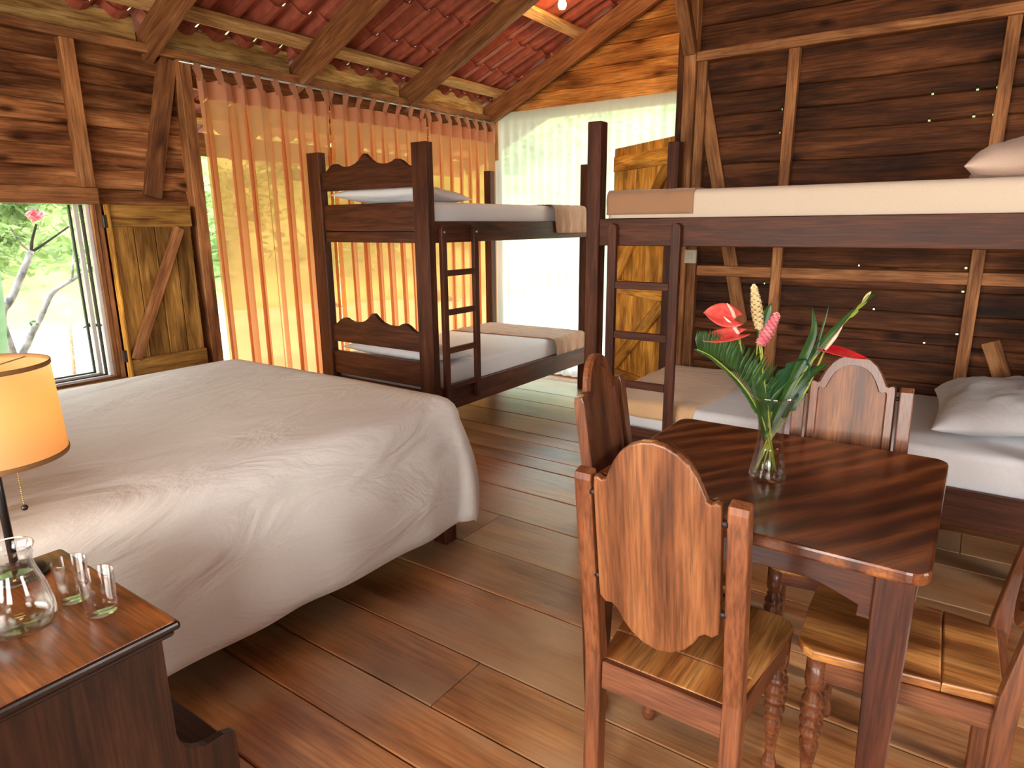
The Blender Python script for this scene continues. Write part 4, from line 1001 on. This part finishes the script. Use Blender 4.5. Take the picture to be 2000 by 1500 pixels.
# broad dark leaves
r = flower('broad_leaf', 'dark green rounded leaf in the middle of the bouquet', 'leaf'); stem_to(r, (-.01, -.015), (-.43, 1.89, .96), .003, low=.03)
vs = []; c0 = V((-.425, 1.893, .955)); ex = V((.35, .24, .9)).normalized(); ey = V((.82, .57, -.55)).normalized()
for i in range(15):
    t = i/14
    for j in range(13):
        s = -1+2*j/12; w_ = .052*(sin(pi*min(1, t*.9+.1))**.55); rag = 1+.13*sin(i*2.4)*(abs(s) > .85)
        vs.append(c0+ex*(.175*t)+ey*(w_*s*rag)+V((.57, -.82, 0))*(.010*s*s-.008*sin(t*3)))
link('blade', mesh('blade', vs, grid_faces(15, 13), M['vdark'], True), r)
for pts, wdt, mt, lab in (
    ([(-.432, 1.89, .90), (-.40, 1.91, 1.02), (-.345, 1.95, 1.13), (-.30, 1.98, 1.20), (-.262, 2.01, 1.255)], .011, 'vleaf', 'long green strap leaf slanting up to the right of the bouquet'),
    ([(-.43, 1.89, .92), (-.395, 1.91, 1.03), (-.368, 1.935, 1.12), (-.352, 1.945, 1.19), (-.360, 1.94, 1.255)], .013, 'vleaf', 'narrow green leaf upright to the left of the deep red anthurium'),
    ([(-.43, 1.89, .90), (-.39, 1.915, 1.0), (-.35, 1.945, 1.10), (-.335, 1.957, 1.18), (-.322, 1.966, 1.262)], .005, 'vleaf', 'thin green blade between the upright leaf and the slanting strap leaf'),
    ([(-.475, 1.858, 1.17), (-.468, 1.863, 1.205), (-.462, 1.868, 1.235), (-.452, 1.875, 1.268)], .013, 'vleaf', 'small green leaf tucked right beside the cream ginger flower'),
    ([(-.435, 1.885, .88), (-.405, 1.905, .99), (-.36, 1.935, 1.06), (-.31, 1.975, 1.10)], .016, 'vleaf', 'green leaf bending right below the deep red anthurium'),
    ([(-.44, 1.88, .88), (-.455, 1.87, .98), (-.47, 1.858, 1.05), (-.48, 1.852, 1.12)], .017, 'vleaf', 'green leaf standing below the pink ginger flower')):
    r = flower('green_leaf', lab, 'leaf', 'slim green leaves in the vase'); pp_ = V(pts[0])
    tube('stem', r, [VB+V((.015, -.01, .02)), VB+V((0, 0, .12)), pp_] if pp_.z < 1 else [pp_-V((0, 0, .05)), pp_], .0022, 'stem', 6); leaf_blade('blade', r, pts, wdt, mt)
r = flower('heliconia_sprig', 'yellow-tipped green sprig at the top right of the bouquet', 'flower')
q = smooth_curve([VB+V((-.03, 0, .02)), VB+V((0, 0, .14)), (-.37, 1.93, 1.06), (-.31, 1.975, 1.17), (-.262, 2.008, 1.245), (-.235, 2.027, 1.288)], 8)
tube('stem', r, q, [.003]*(len(q)-14)+[.0022]*14, 'stem', 7)
for a, b, ml in (((-.25, 2.017, 1.263), (-.232, 2.03, 1.297), 'cream'), ((-.262, 2.008, 1.245), (-.238, 2.025, 1.27), 'stem'), ((-.272, 2.0, 1.226), (-.255, 2.014, 1.245), 'stem'), ((-.25, 2.017, 1.263), (-.222, 2.036, 1.290), 'vleaf')):
    leaf_blade('bud', r, [a, V(a).lerp(V(b), .5)+V((0, 0, .003)), b], .005, ml)

# ---------------------------------------------------------------- small fittings
sw_ = empty('light_switch', (-1.55, 4.27, 1.27), label='small ivory light switch plate on the post at the end of the right wall', cat='switch')
box('plate', sw_, (-1.59, 4.236, 1.228), (-1.51, 4.254, 1.315), 'switch', 'z'); box('rocker', sw_, (-1.562, 4.230, 1.255), (-1.538, 4.238, 1.289), 'switch', 'z', .002)
cb = empty('ceiling_bulb', (-2.75, 4.6, 3.07), label='bare glowing bulb hanging under the roof tiles', cat='light')
CBp = V((-2.752, 4.6, 3.06))
lathe('bulb', cb, [(.0001, -.045), (.022, -.038), (.031, -.018), (.03, 0), (.018, .03), (.013, .045), (.0001, .045)], 'bulb', CBp, 24)
lathe('socket', cb, [(.0001, .035), (.017, .035), (.018, .06), (.014, .08), (.0001, .08)], 'switch', CBp, 20)
tube('cord', cb, [CBp+V((0, 0, .08)), CBp+V((0, 0, .2))], .003, 'black', 6)
g_ = light('ceiling_bulb_glow', 'POINT', 45, (1, .6, .25), shadow_soft_size=.04); g_.location = CBp; g_.parent = cb; g_.matrix_parent_inverse = W[cb].inverted()

# ---------------------------------------------------------------- outside
gr = link('ground', mesh('ground', [(-60, -30, 0), (30, -30, 0), (30, 60, 0), (-60, 60, 0)], [(0, 1, 2, 3)], M['ground']), None, Matrix.Translation((0, 0, -.5))); tag(gr, kind='structure')
# hillside
hv = []; nh = 50
for i in range(nh+1):
    for j in range(nh+1):
        a = radians(40+ (230-40)*i/nh) if False else radians(60+170*i/nh); d_ = 15+30*j/nh
        hv.append((d_*cos(a), 4+d_*sin(a), -.6+max(0, (d_-16))*.62*(1+.25*nz(i*.3, j*.3))+.7*nz(i*.9, j*.9)))
tag(link('hillside', mesh('hillside', hv, grid_faces(nh+1, nh+1), M['hill'], True)), kind='structure')
def leaf_cloud(bm, c, rad, n_, size, flat=1.0, rng=random):
    for _ in range(n_):
        d_ = V((rng.gauss(0, 1), rng.gauss(0, 1), rng.gauss(0, 1))).normalized()*(rng.random()**.4); p = V(c)+V((d_.x*rad[0], d_.y*rad[1], d_.z*rad[2]))
        a = V((rng.uniform(-1, 1), rng.uniform(-1, 1), rng.uniform(-.6, .6))).normalized(); b = a.orthogonal().normalized(); b = Matrix.Rotation(rng.uniform(0, 6.28), 3, a) @ b
        s = size*rng.uniform(.6, 1.3); v_ = [bm.verts.new(p+q) for q in (a*s, b*s*.4, -a*s, -b*s*.4)]; bm.faces.new(v_)
rng = random.Random(5)
spots = [(-18.3, 5.2, 'bush at the far edge of the lawn, seen through the window behind the trunks'), (-19.5, 9.2, 'bush at the far edge of the lawn, seen at the shutter side of the window'),
         (-18, 14.2, 'bush seen through the orange curtain nearest the shutter'), (-16.5, 19.5, 'bush seen through the orange curtain by the corner'), (-9, 24, 'bush seen through the white sheer curtain'),
         (-3.5, 26, 'bush beyond the end wall door')]
for x, y, lab in spots:
    bm = bmesh.new()
    for _ in range(11): leaf_cloud(bm, (rng.uniform(-1.5, 1.5), rng.uniform(-1.5, 1.5), rng.uniform(.2, 2.0)), (.8, .8, .8), 260, .11, rng=rng)
    z0 = -.5+max(0, (sqrt(x*x+(y-4)**2)-16))*.62
    sb = empty('garden_shrub', (x, y, z0), label=lab, cat='shrub')
    tag(link('foliage', from_bm('foliage', bm, M['leafa']), sb, W[sb]), kind='stuff')
    tube('trunk', sb, [(x, y, z0-.2), (x+.1, y, z0+1.8)], [.12, .06], 'barkd')
bm = bmesh.new()
for _ in range(420):
    a = radians(rng.uniform(60, 230)); d_ = rng.uniform(16.5, 34); leaf_cloud(bm, (d_*cos(a), 4+d_*sin(a), -.4+max(0, d_-16)*.62+rng.uniform(0, .8)), (1.0, 1.0, .6), 60, .17, rng=rng)
hs = bpy.data.objects['hillside']; tag(link('undergrowth', from_bm('undergrowth', bm, M['leafa']), hs), kind='stuff')
# near tree with white bark seen through the window
def limb(root, pts, r0, r1, mt='bark'):
    c = smooth_curve(pts, 5); tube('branch', root, c, [(r0+(r1-r0)*i/(len(c)-1))*(1+.18*nz(i*1.3)) for i in range(len(c))], mt, 8)
t1 = empty('garden_tree', (-6, 1.9, -.5), label='slender white-barked tree with pink blossom outside the window, the one nearer the lamp', cat='tree', group='white-barked trees outside the window')
X_ = -6.0
limb(t1, [(X_, 1.93, -.5), (X_, 1.87, .46), (X_, 1.84, .83), (X_, 1.93, .98), (X_, 2.05, 1.2), (X_, 2.11, 1.32)], .04, .022)
limb(t1, [(X_, 2.11, 1.31), (X_, 2.13, 1.4), (X_+.02, 2.17, 1.52)], .014, .008, 'barkd'); limb(t1, [(X_, 2.11, 1.31), (X_, 2.22, 1.38), (X_, 2.40, 1.50)], .012, .006, 'barkd'); limb(t1, [(X_, 2.11, 1.31), (X_, 2.05, 1.38), (X_, 2.0, 1.5)], .01, .006)
bm = bmesh.new(); leaf_cloud(bm, (X_, 2.05, 1.66), (.12, .16, .13), 150, .05, rng=rng); leaf_cloud(bm, (X_, 2.42, 1.52), (.1, .1, .06), 30, .03, rng=rng)
leaf_cloud(bm, (X_, 1.95, 1.42), (.1, .1, .12), 40, .03, rng=rng); tag(link('foliage', from_bm('foliage', bm, M['leafa']), t1), kind='stuff')
bm = bmesh.new(); leaf_cloud(bm, (X_+.14, 2.13, 1.58), (.04, .06, .05), 40, .036, rng=rng); leaf_cloud(bm, (X_+.14, 1.97, 1.74), (.04, .06, .05), 34, .036, rng=rng)
tag(link('blossom', from_bm('blossom', bm, M['pink']), t1), kind='stuff')
t2 = empty('garden_tree', (-5.7, 2.0, -.5), label='leaning white-barked tree outside the window, the one nearer the shutter', cat='tree', group='white-barked trees outside the window')
limb(t2, [(X_-.1, 1.88, -.5), (X_, 1.91, .41), (X_, 1.99, .64), (X_, 2.09, .80), (X_, 2.17, .94), (X_, 2.23, 1.01), (X_, 2.36, 1.08), (X_, 2.46, 1.14)], .032, .014)
limb(t2, [(X_, 2.36, 1.08), (X_, 2.385, 1.2), (X_, 2.42, 1.38)], .01, .006)
bm = bmesh.new(); leaf_cloud(bm, (X_, 2.5, 1.15), (.08, .1, .06), 30, .03, rng=rng); leaf_cloud(bm, (X_, 2.06, .78), (.04, .04, .04), 10, .03, rng=rng); tag(link('foliage', from_bm('foliage', bm, M['leafb']), t2), kind='stuff')
bn = empty('banana_plant', (-5.2, 1.55, -.5), label='broad pale green leaf plant at the outer side of the window', cat='plant')
leaf_blade('blade', bn, [(-5.2, 1.54, .5), (-5.2, 1.54, .9), (-5.2, 1.55, 1.25), (-5.2, 1.58, 1.5), (-5.2, 1.64, 1.64)], .085, 'banana', nrm=(1, -.3, 0)); tube('stem', bn, [(-5.2, 1.55, -.5), (-5.2, 1.60, .55)], .02, 'stem')
st = tube('garden_stake', None, [(-7.5, 2.80, -.5), (-7.5, 2.87, .71)], .018, 'porch'); tag(st, 'thin wooden stake leaning in the pale lawn outside', 'stake')
# tree whose crown dapples the light from the side window
dt = empty('side_garden_tree', (5.2, 1.6, -.5), label='leafy tree outside the side window behind the viewer', cat='tree')
bm = bmesh.new(); leaf_cloud(bm, (5.3, 1.7, 3.9), (.9, 1.6, 1.1), 900, .11, rng=rng); tag(link('foliage', from_bm('foliage', bm, M['leafb']), dt), kind='stuff')
tube('trunk', dt, [(5.4, 1.9, -.5), (5.3, 1.7, 3.6)], [.1, .05], 'barkd')
